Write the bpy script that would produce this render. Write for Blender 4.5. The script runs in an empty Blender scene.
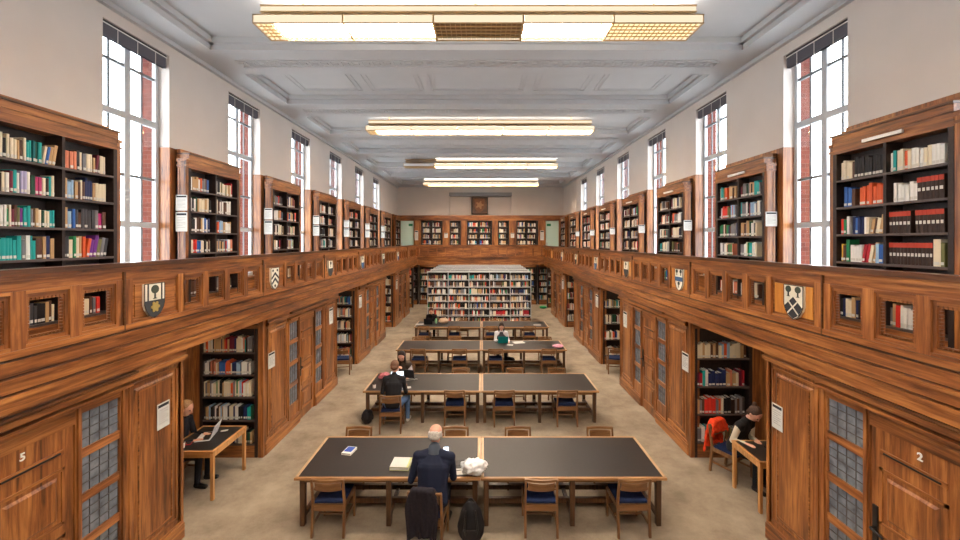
import bpy, bmesh, math, random
from mathutils import Vector, Matrix
R = random.Random(7)
C = bpy.context.scene.collection
SC = bpy.context.scene
PI = math.pi

def lin(h):
    h = h.lstrip('#'); v = [int(h[i:i+2], 16)/255 for i in (0, 2, 4)]
    return tuple((c/12.92 if c <= .04045 else ((c+.055)/1.055)**2.4) for c in v) + (1,)

# ------------------------------------------------------------------ camera, world, exposure
CX, H = 0.096, 4.0
cd = bpy.data.cameras.new('camera'); cam = bpy.data.objects.new('camera', cd); C.objects.link(cam)
cam.location = (CX, 0, H); cam.rotation_euler = (PI/2, 0, 0)
cd.sensor_width = 36; cd.lens = 36*410/960; cd.shift_x = -2/960; cd.shift_y = -29/960
cd.clip_start = .05; cd.clip_end = 300
SC.camera = cam
w = bpy.data.worlds.new('sky'); SC.world = w; w.use_nodes = True
bg = w.node_tree.nodes['Background']; bg.inputs[0].default_value = (.88, .95, 1.0, 1); bg.inputs[1].default_value = 3.6
SC.view_settings.view_transform = 'Standard'; SC.view_settings.look = 'None'
SC.view_settings.exposure = 1.56; SC.view_settings.gamma = 1; SC.view_settings.use_curve_mapping = False
LAMP = 30           # brightness of the tube fittings
SC.cycles.max_bounces = 10; SC.cycles.diffuse_bounces = 6

# ------------------------------------------------------------------ materials
def mat(name, col, rough=.6, spec=.4, metal=0, noise=0, scale=8, bump=0, emit=0, coat=0):
    m = bpy.data.materials.new(name); m.use_nodes = True; nt = m.node_tree; b = nt.nodes['Principled BSDF']
    c = lin(col) if isinstance(col, str) else col
    b.inputs['Base Color'].default_value = c; b.inputs['Roughness'].default_value = rough
    b.inputs['Specular IOR Level'].default_value = spec; b.inputs['Metallic'].default_value = metal
    b.inputs['Coat Weight'].default_value = coat
    tc = nt.nodes.new('ShaderNodeTexCoord'); n = nt.nodes.new('ShaderNodeTexNoise'); n.inputs['Scale'].default_value = scale
    n.inputs['Detail'].default_value = 5; nt.links.new(tc.outputs['Object'], n.inputs['Vector'])
    if noise:
        r = nt.nodes.new('ShaderNodeValToRGB'); r.color_ramp.elements[0].position = .3; r.color_ramp.elements[1].position = .7
        r.color_ramp.elements[0].color = tuple(x*(1-noise) for x in c[:3])+(1,)
        r.color_ramp.elements[1].color = tuple(min(1, x*(1+noise)) for x in c[:3])+(1,)
        nt.links.new(n.outputs['Fac'], r.inputs[0]); nt.links.new(r.outputs[0], b.inputs['Base Color'])
    if bump:
        bp = nt.nodes.new('ShaderNodeBump'); bp.inputs['Strength'].default_value = bump; bp.inputs['Distance'].default_value = .01
        nt.links.new(n.outputs['Fac'], bp.inputs['Height']); nt.links.new(bp.outputs[0], b.inputs['Normal'])
    if emit:
        b.inputs['Emission Color'].default_value = c; b.inputs['Emission Strength'].default_value = emit
    return m

def wood(name, dark, mid, light, axis, rough=.36, big=1.0):
    m = bpy.data.materials.new(name); m.use_nodes = True; nt = m.node_tree; N = nt.nodes; L = nt.links; b = N['Principled BSDF']
    tc = N.new('ShaderNodeTexCoord'); mp = N.new('ShaderNodeMapping')
    s = [26, 26, 26]; s['xyz'.index(axis)] = 1.6; mp.inputs['Scale'].default_value = s
    L.new(tc.outputs['Object'], mp.inputs[0])
    n = N.new('ShaderNodeTexNoise'); n.inputs['Scale'].default_value = 1; n.inputs['Detail'].default_value = 6; n.inputs['Roughness'].default_value = .65
    n.inputs['Distortion'].default_value = .6; L.new(mp.outputs[0], n.inputs['Vector'])
    mp2 = N.new('ShaderNodeMapping'); s2 = [4, 4, 4]; s2['xyz'.index(axis)] = .55; mp2.inputs['Scale'].default_value = [v*big for v in s2]
    L.new(tc.outputs['Object'], mp2.inputs[0])
    n2 = N.new('ShaderNodeTexNoise'); n2.inputs['Scale'].default_value = 1; n2.inputs['Detail'].default_value = 3; L.new(mp2.outputs[0], n2.inputs['Vector'])
    mx = N.new('ShaderNodeMath'); mx.operation = 'MULTIPLY_ADD'; mx.inputs[1].default_value = .55
    m3 = N.new('ShaderNodeMath'); m3.operation = 'MULTIPLY'; m3.inputs[1].default_value = .45
    L.new(n2.outputs['Fac'], m3.inputs[0]); L.new(n.outputs['Fac'], mx.inputs[0]); L.new(m3.outputs[0], mx.inputs[2])
    r = N.new('ShaderNodeValToRGB'); cr = r.color_ramp; cr.elements[0].position = .37; cr.elements[0].color = lin(dark)
    cr.elements[1].position = .635; cr.elements[1].color = lin(light); e = cr.elements.new(.5); e.color = lin(mid)
    L.new(mx.outputs[0], r.inputs[0]); L.new(r.outputs[0], b.inputs['Base Color'])
    b.inputs['Roughness'].default_value = rough; b.inputs['Specular IOR Level'].default_value = .45; b.inputs['Coat Weight'].default_value = .3; b.inputs['Coat Roughness'].default_value = .22
    bp = N.new('ShaderNodeBump'); bp.inputs['Strength'].default_value = .12; bp.inputs['Distance'].default_value = .004
    L.new(n.outputs['Fac'], bp.inputs['Height']); L.new(bp.outputs[0], b.inputs['Normal'])
    return m

M = {}
OAK = ('#4b2a17', '#89532b', '#b97c43')
M['oak_y'] = wood('oak_grain_along', *OAK, 'y'); M['oak_z'] = wood('oak_grain_up', *OAK, 'z'); M['oak_x'] = wood('oak_grain_across', *OAK, 'x')
M['oak_dark'] = wood('oak_dark', '#38200f', '#553218', '#6e4524', 'y')
M['veneer'] = wood('honey_veneer', '#a3662a', '#c28038', '#d4984c', 'z', .3)
M['furn'] = wood('furniture_oak', '#563821', '#755030', '#8f6840', 'z', .4); M['furn_x'] = wood('furniture_oak_x', '#5f3f24', '#805a36', '#9c744a', 'x', .4)
M['furn_d'] = wood('table_leg_oak', '#3a2617', '#513620', '#694a2e', 'z', .45)
M['edge_x'] = wood('table_edge_x', '#7d5836', '#a47a4e', '#be9468', 'x', .35); M['edge_y'] = wood('table_edge_y', '#8d6a48', '#b59068', '#d0ae86', 'y', .3)  # paler side edges have light reflected at the table join painted in
M['beech'] = wood('pale_oak', '#99683a', '#bd8850', '#d2a067', 'z', .45); M['beech_x'] = wood('pale_oak_x', '#99683a', '#bd8850', '#d2a067', 'x', .45)
M['shelf'] = mat('dark_shelf', '#2c211f', .5, .4, noise=.25, scale=20)
M['shelf_edge'] = mat('shelf_edge', '#4f4340', .45, .5)
M['plaster'] = mat('plaster', '#cdc6c0', .85, .2, noise=.03, scale=1.5)
M['ceil'] = mat('ceiling_plaster', '#bcbfc2', .85, .2, noise=.03, scale=2)
M['brick'] = mat('brick', '#a4553f', .85, .2)
def brick(m):
    nt = m.node_tree; tc = nt.nodes.new('ShaderNodeTexCoord'); mp = nt.nodes.new('ShaderNodeMapping'); mp.inputs['Rotation'].default_value = (PI/2, 0, 0)
    b = nt.nodes.new('ShaderNodeTexBrick'); b.inputs['Scale'].default_value = 4; b.inputs['Color1'].default_value = lin('#5c2a20'); b.inputs['Color2'].default_value = lin('#4a1e16')
    b.inputs['Mortar'].default_value = lin('#5f4a40'); b.inputs['Mortar Size'].default_value = .012; b.inputs['Row Height'].default_value = .3; b.inputs['Brick Width'].default_value = .9
    nt.links.new(tc.outputs['Object'], mp.inputs[0]); nt.links.new(mp.outputs[0], b.inputs[0]); nt.links.new(b.outputs[0], nt.nodes['Principled BSDF'].inputs['Base Color'])
brick(M['brick'])
M['carpet'] = mat('carpet', '#84715c', .95, .1, noise=.2, scale=2.2)
def carpet(m):
    nt = m.node_tree; N = nt.nodes; L = nt.links; tc = N.new('ShaderNodeTexCoord')
    a = N.new('ShaderNodeTexNoise'); a.inputs['Scale'].default_value = 1.3; a.inputs['Detail'].default_value = 8; a.inputs['Roughness'].default_value = .7
    c = N.new('ShaderNodeTexNoise'); c.inputs['Scale'].default_value = 260; c.inputs['Detail'].default_value = 3
    L.new(tc.outputs['Object'], a.inputs['Vector']); L.new(tc.outputs['Object'], c.inputs['Vector'])
    s = N.new('ShaderNodeMath'); s.operation = 'MULTIPLY_ADD'; s.inputs[1].default_value = .25
    t = N.new('ShaderNodeMath'); t.operation = 'MULTIPLY'; t.inputs[1].default_value = .75
    L.new(a.outputs['Fac'], t.inputs[0]); L.new(c.outputs['Fac'], s.inputs[0]); L.new(t.outputs[0], s.inputs[2])
    r = N.new('ShaderNodeValToRGB'); r.color_ramp.elements[0].position = .35; r.color_ramp.elements[0].color = lin('#7b6e5e')
    r.color_ramp.elements[1].position = .65; r.color_ramp.elements[1].color = lin('#a89a87'); L.new(s.outputs[0], r.inputs[0]); L.new(r.outputs[0], N['Principled BSDF'].inputs['Base Color'])
    bp = N.new('ShaderNodeBump'); bp.inputs['Strength'].default_value = .5; bp.inputs['Distance'].default_value = .006; L.new(c.outputs['Fac'], bp.inputs['Height']); L.new(bp.outputs[0], N['Principled BSDF'].inputs['Normal'])
carpet(M['carpet'])
M['white_frame'] = mat('window_paint', '#b4b8bc', .5, .4)
M['bar'] = mat('glazing_bar', '#6f7478', .5, .4)
M['slat'] = mat('blind_slat', '#5c5a62', .5, .4); M['dark'] = mat('black_metal', '#1c1a1a', .4, .5); M['white'] = mat('white_paint', '#e9e9e6', .5, .4)
M['cord'] = mat('blind_cord', '#d8d6d0', .8)
M['lead_glass'] = mat('leaded_glass', '#71777f', .12, .6, noise=.35, scale=9, bump=.15)
M['lead'] = mat('lead_came', '#4b4a4a', .6)
M['leather'] = mat('table_leather', '#241f1d', .42, .45, noise=.15, scale=30)
M['blue_seat'] = mat('blue_seat', '#1e2a4c', .8, .2, noise=.15, scale=40)
M['paper'] = mat('paper', '#c9c8c2', .7, .3); M['ink'] = mat('ink', '#23252b', .7); M['grey_ink'] = mat('grey_ink', '#7c7e80', .7)
M['steel'] = mat('grey_steel', '#a9abad', .4, .5, noise=.05)
M['mint'] = mat('mint_door', '#c0dcd2', .5, .4); M['green_sign'] = mat('green_sign', '#0f7a50', .5)
M['fit'] = mat('fitting_frame', '#b39468', .4, .5)
M['louvre'] = mat('louvre', '#c8a878', .4, .5); M['louvre_off'] = mat('louvre_off', '#8a6a40', .4, .5)  # lit louvre has the tube light painted in as a lighter tone
def lamp(name, col, k):
    m = bpy.data.materials.new(name); m.use_nodes = True; nt = m.node_tree; nt.nodes.clear()
    e = nt.nodes.new('ShaderNodeEmission'); e.inputs[0].default_value = col; e.inputs[1].default_value = k
    o = nt.nodes.new('ShaderNodeOutputMaterial'); nt.links.new(e.outputs[0], o.inputs[0]); return m
M['lamp'] = lamp('lit_diffuser', (1, .83, .65, 1), LAMP); M['lamp_side'] = lamp('lit_side', (1, .82, .58, 1), .37); M['lamp_mid'] = lamp('lit_amber', (1, .74, .40, 1), .55)
M['lamp_up'] = lamp('lit_up', (1, .86, .74, 1), 8); M['down'] = lamp('downlight_lamp', (1, .8, .52, 1), 60)
def glass(name, k=.06):
    m = bpy.data.materials.new(name); m.use_nodes = True; nt = m.node_tree; nt.nodes.clear()
    t = nt.nodes.new('ShaderNodeBsdfTransparent'); g = nt.nodes.new('ShaderNodeBsdfGlossy'); g.inputs['Roughness'].default_value = .03
    x = nt.nodes.new('ShaderNodeMixShader'); o = nt.nodes.new('ShaderNodeOutputMaterial'); x.inputs[0].default_value = k
    nt.links.new(t.outputs[0], x.inputs[1]); nt.links.new(g.outputs[0], x.inputs[2]); nt.links.new(x.outputs[0], o.inputs[0]); return m
M['glass'] = glass('window_glass')
_cm = {}
def cm(col, rough=.6):
    k = (col, rough)
    if k not in _cm: _cm[k] = mat('paint_'+col.strip('#'), col, rough, .3)
    return _cm[k]

# ------------------------------------------------------------------ builders
class MB:
    def __init__(s): s.v = []; s.f = []; s.mi = []; s.ms = []; s.sm = []
    def m(s, m):
        m = M[m] if isinstance(m, str) else m
        if m not in s.ms: s.ms.append(m)
        return s.ms.index(m)
    def add(s, vs, fs, m, T=None, smooth=False):
        o = len(s.v); i = s.m(m)
        s.v += [tuple(T @ Vector(v)) if T else tuple(v) for v in vs]
        s.f += [tuple(o+a for a in f) for f in fs]; s.mi += [i]*len(fs); s.sm += [smooth]*len(fs)
    def box(s, x0, x1, y0, y1, z0, z1, m, T=None):
        if x0 > x1: x0, x1 = x1, x0
        if y0 > y1: y0, y1 = y1, y0
        if z0 > z1: z0, z1 = z1, z0
        s.add([(x0,y0,z0),(x1,y0,z0),(x1,y1,z0),(x0,y1,z0),(x0,y0,z1),(x1,y0,z1),(x1,y1,z1),(x0,y1,z1)],
              [(0,3,2,1),(4,5,6,7),(0,1,5,4),(1,2,6,5),(2,3,7,6),(3,0,4,7)], m, T)
    def prism(s, poly, z0, z1, m, T=None):     # polygon in local xy, extruded along z
        n = len(poly)
        s.add([(x, y, z0) for x, y in poly]+[(x, y, z1) for x, y in poly],
              [tuple(range(n-1, -1, -1)), tuple(range(n, 2*n))]+[(i, (i+1) % n, n+(i+1) % n, n+i) for i in range(n)], m, T)
    def bar(s, p, q, r, m, n=8, T=None, r2=None, smooth=True):
        p = Vector(p); q = Vector(q); d = (q-p).normalized(); a = d.orthogonal().normalized(); b = d.cross(a); r2 = r if r2 is None else r2
        vs = [p+(a*math.cos(t)+b*math.sin(t))*r for t in [2*PI*i/n for i in range(n)]]+[q+(a*math.cos(t)+b*math.sin(t))*r2 for t in [2*PI*i/n for i in range(n)]]
        s.add(vs, [(i, (i+1) % n, n+(i+1) % n, n+i) for i in range(n)], m, T, smooth)
        s.add(vs, [tuple(range(n-1, -1, -1)), tuple(range(n, 2*n))], m, T)
    def leg(s, p, q, a, b, m, a2=None, T=None):   # square bar between two points, a along x, b along y
        a2 = a2 or a; p = Vector(p); q = Vector(q)
        vs = [(p.x+i*a/2, p.y+j*b/2, p.z) for i, j in ((-1,-1),(1,-1),(1,1),(-1,1))]+[(q.x+i*a2/2, q.y+j*b/2, q.z) for i, j in ((-1,-1),(1,-1),(1,1),(-1,1))]
        f = [(0,3,2,1),(4,5,6,7),(0,1,5,4),(1,2,6,5),(2,3,7,6),(3,0,4,7)]
        if q.z < p.z: f = [t[::-1] for t in f]
        s.add(vs, f, m, T)
    def tube(s, pts, r, m, n=6):
        for a, b in zip(pts, pts[1:]): s.bar(a, b, r, m, n)
    def build(s, name, parent=None, loc=None, rotz=0, bevel=0):
        me = bpy.data.meshes.new(name); me.from_pydata(s.v, [], s.f)
        for x in s.ms: me.materials.append(x)
        me.polygons.foreach_set('material_index', s.mi); me.polygons.foreach_set('use_smooth', s.sm); me.update()
        o = bpy.data.objects.new(name, me); C.objects.link(o)
        if parent: o.parent = parent
        if loc: o.location = loc
        if rotz: o.rotation_euler = (0, 0, rotz)
        if bevel:
            b = o.modifiers.new('bevel', 'BEVEL'); b.width = bevel; b.segments = 2; b.limit_method = 'ANGLE'
        return o
def tag(o, label=None, cat=None, group=None, kind=None):
    if label: o['label'] = label
    if cat: o['category'] = cat
    if group: o['group'] = group
    if kind: o['kind'] = kind
    return o
def empty(name, loc=(0,0,0), rz=0, label=None, cat=None, group=None, kind=None):
    o = bpy.data.objects.new(name, None); C.objects.link(o); o.location = loc; o.rotation_euler = (0, 0, rz); o.empty_display_size = .1
    return tag(o, label, cat, group, kind)
KIDS = {}
def dup(root, loc, rz, label, group=None):
    r = root.copy(); C.objects.link(r); r.location = loc; r.rotation_euler = (0, 0, rz); r['label'] = label
    if group: r['group'] = group
    for ch in [o for o in root.children]:
        c = ch.copy(); C.objects.link(c); c.parent = r
        for g in [o for o in ch.children]:
            d = g.copy(); C.objects.link(d); d.parent = c
    return r
def struct(b, name, parent=None, bevel=0):
    o = b.build(name, parent, bevel=bevel)
    if not parent: o['kind'] = 'structure'
    return o
ORD = ['first','second','third','fourth','fifth','sixth','seventh','eighth','ninth','tenth','eleventh','twelfth','thirteenth','fourteenth','fifteenth','sixteenth','seventeenth','eighteenth','nineteenth','twentieth',
       'twenty-first','twenty-second','twenty-third','twenty-fourth','twenty-fifth','twenty-sixth','twenty-seventh','twenty-eighth','twenty-ninth','thirtieth']
SIDES = {-1: 'left', 1: 'right'}

# ------------------------------------------------------------------ dimensions
BAY = 2.87; WALL = 5.25; RAIL = 3.887; LOW = 3.965; BC = 5.01; CEIL = 7.40; GAL = 2.78; YB = -1.5; YE = 26.2; YR = 24.87
WIN = [(5.78+BAY*k, 7.01+BAY*k) for k in range(-2, 6)]
BLK = [(1.85, 5.53), (7.67, 11.42), (13.41, 17.16), (19.15, 22.9)]

# floor, galleries
b = MB(); b.box(-5.9, 5.9, YB, YE+.5, -.2, 0, 'carpet'); struct(b, 'floor')
b = MB()
for s in (-1, 1): b.box(s*3.96, s*5.24, YB, YE, 2.58, GAL, 'oak_dark')
b.box(-3.96, 3.96, YR+.06, YE, 2.58, GAL, 'oak_dark'); b.box(-3.96, 3.96, YB, .15, 2.58, GAL, 'oak_dark')
b.build('gallery_floor')['kind'] = 'structure'

# ceiling with coffers
b = MB(); b.box(-5.9, 5.9, YB, YE+.5, 7.60, 7.75, 'ceil')
XC = 4.74; cof = [(5.50+BAY*k, 7.30+BAY*k) for k in range(-2, 7)]
for s in (-1, 1): b.box(s*XC, s*5.9, YB, YE+.5, CEIL, 7.60, 'ceil')
ys = [YB]+[v for c in cof for v in c]+[YE+.5]
for i in range(0, len(ys), 2): b.box(-XC, XC, ys[i], ys[i+1], CEIL, 7.60, 'ceil')
for k, (a, c) in enumerate(cof):
    b.box(-XC, XC, a, a+.07, 7.50, 7.60, 'ceil'); b.box(-XC, XC, c-.07, c, 7.50, 7.60, 'ceil')
    for s in (-1, 1): b.box(s*XC, s*(XC-.07), a, c, 7.50, 7.60, 'ceil')
    if k % 2 == 1:      # plain coffers carry thin raised panel lines
        for x0, x1 in ((-4.2, -2.75), (-2.55, -1.3), (-1.1, 1.1), (1.3, 2.55), (2.75, 4.2)):
            for t in (0, .1):
                X0, X1, Y0, Y1 = x0+t, x1-t, a+.35+t, c-.35-t
                for q in ((X0, X1, Y0, Y0+.025), (X0, X1, Y1-.025, Y1), (X0, X0+.025, Y0, Y1), (X1-.025, X1, Y0, Y1)): b.box(*q, 7.585, 7.60, 'ceil')
        x = -4.0
for k in range(-1, 6):      # carved frieze in the middle of each beam
    y = 7.86+BAY*k
    b.box(-4.55, 4.55, y-.16, y-.13, 7.385, 7.40, 'ceil'); b.box(-4.55, 4.55, y+.13, y+.16, 7.385, 7.40, 'ceil')
    for i in range(46): b.box(-4.5+i*.2-.045, -4.5+i*.2+.045, y-.05, y+.05, 7.38, 7.40, 'ceil'); b.box(-4.5+i*.2+.08, -4.5+i*.2+.12, y-.09, y+.09, 7.385, 7.40, 'ceil')
for s in (-1, 1):
    b.box(s*5.25, s*5.17, YB, YE, 7.33, 7.40, 'ceil')
struct(b, 'ceiling')

# side walls, windows
SILL, WT = 3.15, 7.16
nwin = 0
for s in (-1, 1):
    b = MB(); edges = [YB]+[v for c in WIN for v in c]+[YE+.5]
    for i in range(0, len(edges), 2):
        b.box(s*WALL, s*5.5, edges[i], edges[i+1], 0, CEIL, 'plaster'); b.box(s*5.5, s*5.74, edges[i], edges[i+1], 0, CEIL, 'brick')
        b.box(s*(WALL-.015), s*WALL, edges[i], edges[i+1], GAL, 5.60, 'oak_z')
        b.box(s*(WALL-.02), s*WALL, edges[i], edges[i+1], 0, GAL, 'oak_z')
    for a, c in WIN:
        b.box(s*WALL, s*5.5, a, c, WT, CEIL, 'plaster'); b.box(s*5.5, s*5.74, a, c, WT, CEIL, 'brick')
        b.box(s*WALL, s*5.5, a, c, 0, SILL, 'oak_y'); b.box(s*5.5, s*5.74, a, c, 0, SILL, 'brick')
        b.box(s*(WALL-.03), s*5.45, a+.012, c-.012, SILL, SILL+.04, 'oak_y')
        for y in (a, c-.012): b.box(s*(WALL-.015), s*5.42, y, y+.012, SILL, 5.60, 'oak_z')
    struct(b, 'wall_'+SIDES[s])
    for a, c in WIN:
        nwin += 1
        X0, X1 = s*5.43, s*5.49
        f = MB(); mid = (a+c)/2
        for y0, y1 in ((a+.012, a+.07), (c-.07, c-.012), (mid-.05, mid+.05)): f.box(X0, X1, y0, y1, SILL+.04, WT, 'white_frame')
        for z0, z1 in ((SILL+.04, SILL+.11), (WT-.07, WT), (5.90, 6.0), (4.22, 4.31)): f.box(s*5.425, s*5.495, a+.012, c-.012, z0, z1, 'white_frame')
        o = struct(f, 'window_%d' % nwin)
        g = MB()
        for q in (a+.07+(mid-a-.12)*.5, mid+.05+(mid-a-.12)*.5): g.box(s*5.455, s*5.475, q-.013, q+.013, SILL+.1, WT-.05, 'bar')
        for z in (6.72, 5.03): g.box(s*5.445, s*5.485, a+.06, c-.06, z-.02, z+.02, 'bar')
        g.build('glazing_bars', o)
        g = MB(); g.box(s*5.463, s*5.467, a+.06, c-.06, SILL+.1, WT-.06, 'glass'); g.build('pane', o)
    # venetian blinds, drawn up
    for k, (a, c) in enumerate(WIN[2:]):
        names = ['nearest', 'second nearest', 'third nearest', 'fourth nearest', 'fifth nearest', 'farthest']
        t = empty('venetian_blind', (s*5.32, a, 6.875), 0, 'dark grey venetian blind drawn up at the top of the %s %s window' % (names[k], SIDES[s]), 'blind', 'raised blinds in the tall windows')
        q = MB(); q.box(-.035, .035, .015, c-a-.015, .245, .285, 'dark'); q.box(-s*.037, -s*.045, .015, c-a-.015, .235, .25, 'white'); q.build('headrail', t)
        q = MB()
        for i in range(11): q.box(-.03, .03, .02, c-a-.02, .065+i*.016, .073+i*.016, 'slat')
        q.box(-.026, .026, .03, c-a-.03, .065, .24, 'slat'); q.build('slat_stack', t)
        for y in (.28, .63, .98): q = MB(); q.box(-s*.031, -s*.036, y-.006, y+.006, 0, .25, 'cord'); q.build('cord', t)

# end and back wall
b = MB(); b.box(-5.9, 5.9, YE, YE+.5, 0, CEIL, 'plaster')
for x0, x1 in ((-WALL, -1.95), (1.95, WALL)): b.box(x0, x1, YE-.25, YE, 5.55, CEIL, 'plaster')
b.box(-1.95, 1.95, YE-.25, YE, 7.05, CEIL, 'plaster'); b.box(-1.98, 1.98, YE-.36, YE, 6.84, 7.06, cm('#8f9092'))  # grey strip paints the shade under the projection
struct(b, 'wall_end')
b = MB(); b.box(-5.9, 5.9, YB-.2, YB, 0, CEIL, 'plaster'); struct(b, 'wall_back')

# wooden screen of the end gallery, parapet
b = MB()
EX = [(-3.72, -2.37), (-1.93, -1.23), (-.85, .73), (1.1, 1.8), (2.24, 3.61)]; MD = [(-5.0, -4.17), (4.08, 4.9)]
holes = sorted(EX+MD); yy0, yy1 = 25.62, YE-.02; x = -WALL+.02
for h0, h1 in holes+[(WALL-.02, None)]:
    b.box(x, h0, yy0, yy1, GAL, 5.28, 'oak_z')
    if h1 is None: break
    x = h1
b.box(-WALL+.02, WALL-.02, yy0, yy1, 5.28, 5.5, 'oak_x'); b.box(-WALL+.02, WALL-.02, yy0-.06, yy1, 5.5, 5.6, 'oak_x')
struct(b, 'trim_1')
for i, (h0, h1) in enumerate(MD):
    b = MB(); b.box(h0+.005, h1-.005, 25.70, 25.76, GAL, 5.26, 'mint'); o = struct(b, 'door_%d' % (20+i))
    b = MB(); b.box(h0+(.5 if i == 0 else .08), h0+(.75 if i == 0 else .33), 25.685, 25.70, 4.93, 5.08, 'green_sign'); b.build('exit_sign', o)
    b = MB(); b.box(h0+.06, h0+.1, 25.66, 25.70, 3.7, 3.9, 'steel'); b.build('door_handle', o)
b = MB()
b.box(-RAIL, RAIL, YR, YR+.12, 2.60, 3.70, 'oak_x')
for z0, z1, d in ((3.70, 3.76, .05), (3.56, 3.62, .03), (3.02, 3.10, .04), (2.84, 2.88, .03), (2.56, 2.72, .03)): b.box(-RAIL, RAIL, YR-d, YR+.12, z0, z1, 'oak_x')
for i in range(15):
    xx = -3.7+i*.53
    b.box(xx-.03, xx+.03, YR-.02, YR, 3.10, 3.56, 'oak_z')
struct(b, 'trim_2')

# ------------------------------------------------------------------ side parapets
OPN = [.63+.4975*i for i in range(4)]
def carve_frame(s):
    q = MB(); a, c = -.19, .19; z0, z1 = 3.10, 3.54
    x0, x1 = -s*.012, s*.035
    q.box(x0, x1, a, c, z1-.04, z1, 'oak_y'); q.box(x0, x1, a, c, z0, z0+.04, 'oak_y'); q.box(x0, x1, a, a+.03, z0, z1, 'oak_z'); q.box(x0, x1, c-.03, c, z0, z1, 'oak_z')
    n = 9
    for i in range(n):
        y = a+.05+(c-a-.10)*i/(n-1)
        for z in (z0+.05, z1-.05): q.box(0, s*.032, y-.013, y+.013, z-.014, z+.014, 'oak_y')
    for i in range(11):
        z = z0+.07+(z1-z0-.14)*i/10
        for y in (a+.04, c-.04): q.box(0, s*.032, y-.013, y+.013, z-.013, z+.013, 'oak_z')
    q.box(s*.0, s*.034, a+.03, c-.03, z0+.04, z0+.052, 'furn_x')
    return q
tn = 3
for s in (-1, 1):
    b = MB(); F = lambda d: s*(RAIL-d)      # d = how far it stands out towards the hall
    B = s*(RAIL+.07)
    y0, y1 = YB, YR
    for z0, z1, d, m in ((3.71, 3.76, .07, 'oak_dark'), (3.66, 3.71, .045, 'oak_y'), (3.57, 3.66, .02, 'oak_y'), (3.01, 3.07, .045, 'oak_y'), (2.985, 3.01, .0, 'oak_dark'), (2.96, 2.985, .03, 'oak_y'),
                        (2.86, 2.96, .02, 'oak_y'), (2.838, 2.86, -.01, 'oak_dark'), (2.81, 2.838, .05, 'oak_y'), (2.72, 2.81, .035, 'oak_y'), (2.70, 2.72, .0, 'oak_dark'), (2.66, 2.70, .06, 'oak_y'), (2.56, 2.66, .045, 'oak_y')):  # dark oak in the grooves paints in their shade
        b.box(F(d), B, y0, y1, z0, z1, m)
    pos = []
    for k in range(-2, 7):
        c0 = 4.99+BAY*k
        b.box(F(.03), B, c0-.46, c0-.35, 3.07, 3.57, 'oak_z'); b.box(F(.03), B, c0+.35, c0+.46, 3.07, 3.57, 'oak_z')
        b.box(F(.0), B, c0-.35, c0+.35, 3.07, 3.57, 'oak_y')
        b.box(F(.018), B, c0-.35, c0+.35, 3.53, 3.57, 'oak_y'); b.box(F(.018), B, c0-.35, c0+.35, 3.07, 3.10, 'oak_y')
        b.box(F(.012), B, c0-.30, c0+.30, 3.13, 3.50, 'veneer' if s > 0 else 'oak_y')
        b.box(F(.046), B, c0-.475, c0-.455, 3.0, 3.66, 'oak_dark')  # dark strip paints the shadow line beside the projecting stile
        e = [c0+.46]
        for o_ in OPN: e += [c0+o_-.19, c0+o_+.19]
        e.append(c0+BAY-.46)
        for i in range(0, len(e), 2): b.box(F(.03), B, e[i], min(e[i+1], YR), 3.07, 3.57, 'oak_z') if e[i] < YR else None
        for o_ in OPN:
            if 1.2 < c0+o_ < YR-.3: pos.append(c0+o_)
            if c0+o_ < YR: b.box(F(.03), B, c0+o_-.19, c0+o_+.19, 3.54, 3.57, 'oak_y'); b.box(F(.03), B, c0+o_-.19, c0+o_+.19, 3.07, 3.10, 'oak_y')
    o = struct(b, 'trim_%d' % tn); tn += 1
    if s > 0: o.location.z = -.035
    p0 = None
    for y in pos:
        if p0 is None: p0 = carve_frame(s).build('carved_frame', o)
        else: c = p0.copy(); C.objects.link(c); p0_ = c; c.parent = o
        (p0 if y == pos[0] else c).location = (s*RAIL, y, 0)
    # gallery-side soffit cladding already covered by gallery floor

# ------------------------------------------------------------------ lower panelling blocks with doors and leaded windows
def fielded(b, s, u0, u1, z0, z1, m='oak_z', W=LOW, out=0.0, bev=.035):
    X = lambda d: s*(W-d-out)
    b.box(X(-.01), X(.012), u0, u1, z0, z0+.03, 'oak_y'); b.box(X(-.01), X(.012), u0, u1, z1-.03, z1, 'oak_y')
    b.box(X(-.01), X(.012), u0, u0+.03, z0, z1, 'oak_z'); b.box(X(-.01), X(.012), u1-.03, u1, z0, z1, 'oak_z')
    if u1-u0 > .7:
        for t in (.11,):
            for q in ((u0+t, u1-t, z0+t, z0+t+.015), (u0+t, u1-t, z1-t-.015, z1-t), (u0+t, u0+t+.015, z0+t, z1-t), (u1-t-.015, u1-t, z0+t, z1-t)): b.box(X(-.01), X(.022), *q, 'oak_y')
    a0, a1, c0, c1 = u0+.06, u1-.06, z0+.06, z1-.06; t = bev
    v = [(X(-.005), a0, c0), (X(-.005), a1, c0), (X(-.005), a1, c1), (X(-.005), a0, c1), (X(.014), a0+t, c0+t), (X(.014), a1-t, c0+t), (X(.014), a1-t, c1-t), (X(.014), a0+t, c1-t)]
    f = [(4, 5, 6, 7), (0, 1, 5, 4), (1, 2, 6, 5), (2, 3, 7, 6), (3, 0, 4, 7)]
    if s > 0: f = [q[::-1] for q in f]
    b.add(v, f, m)
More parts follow.
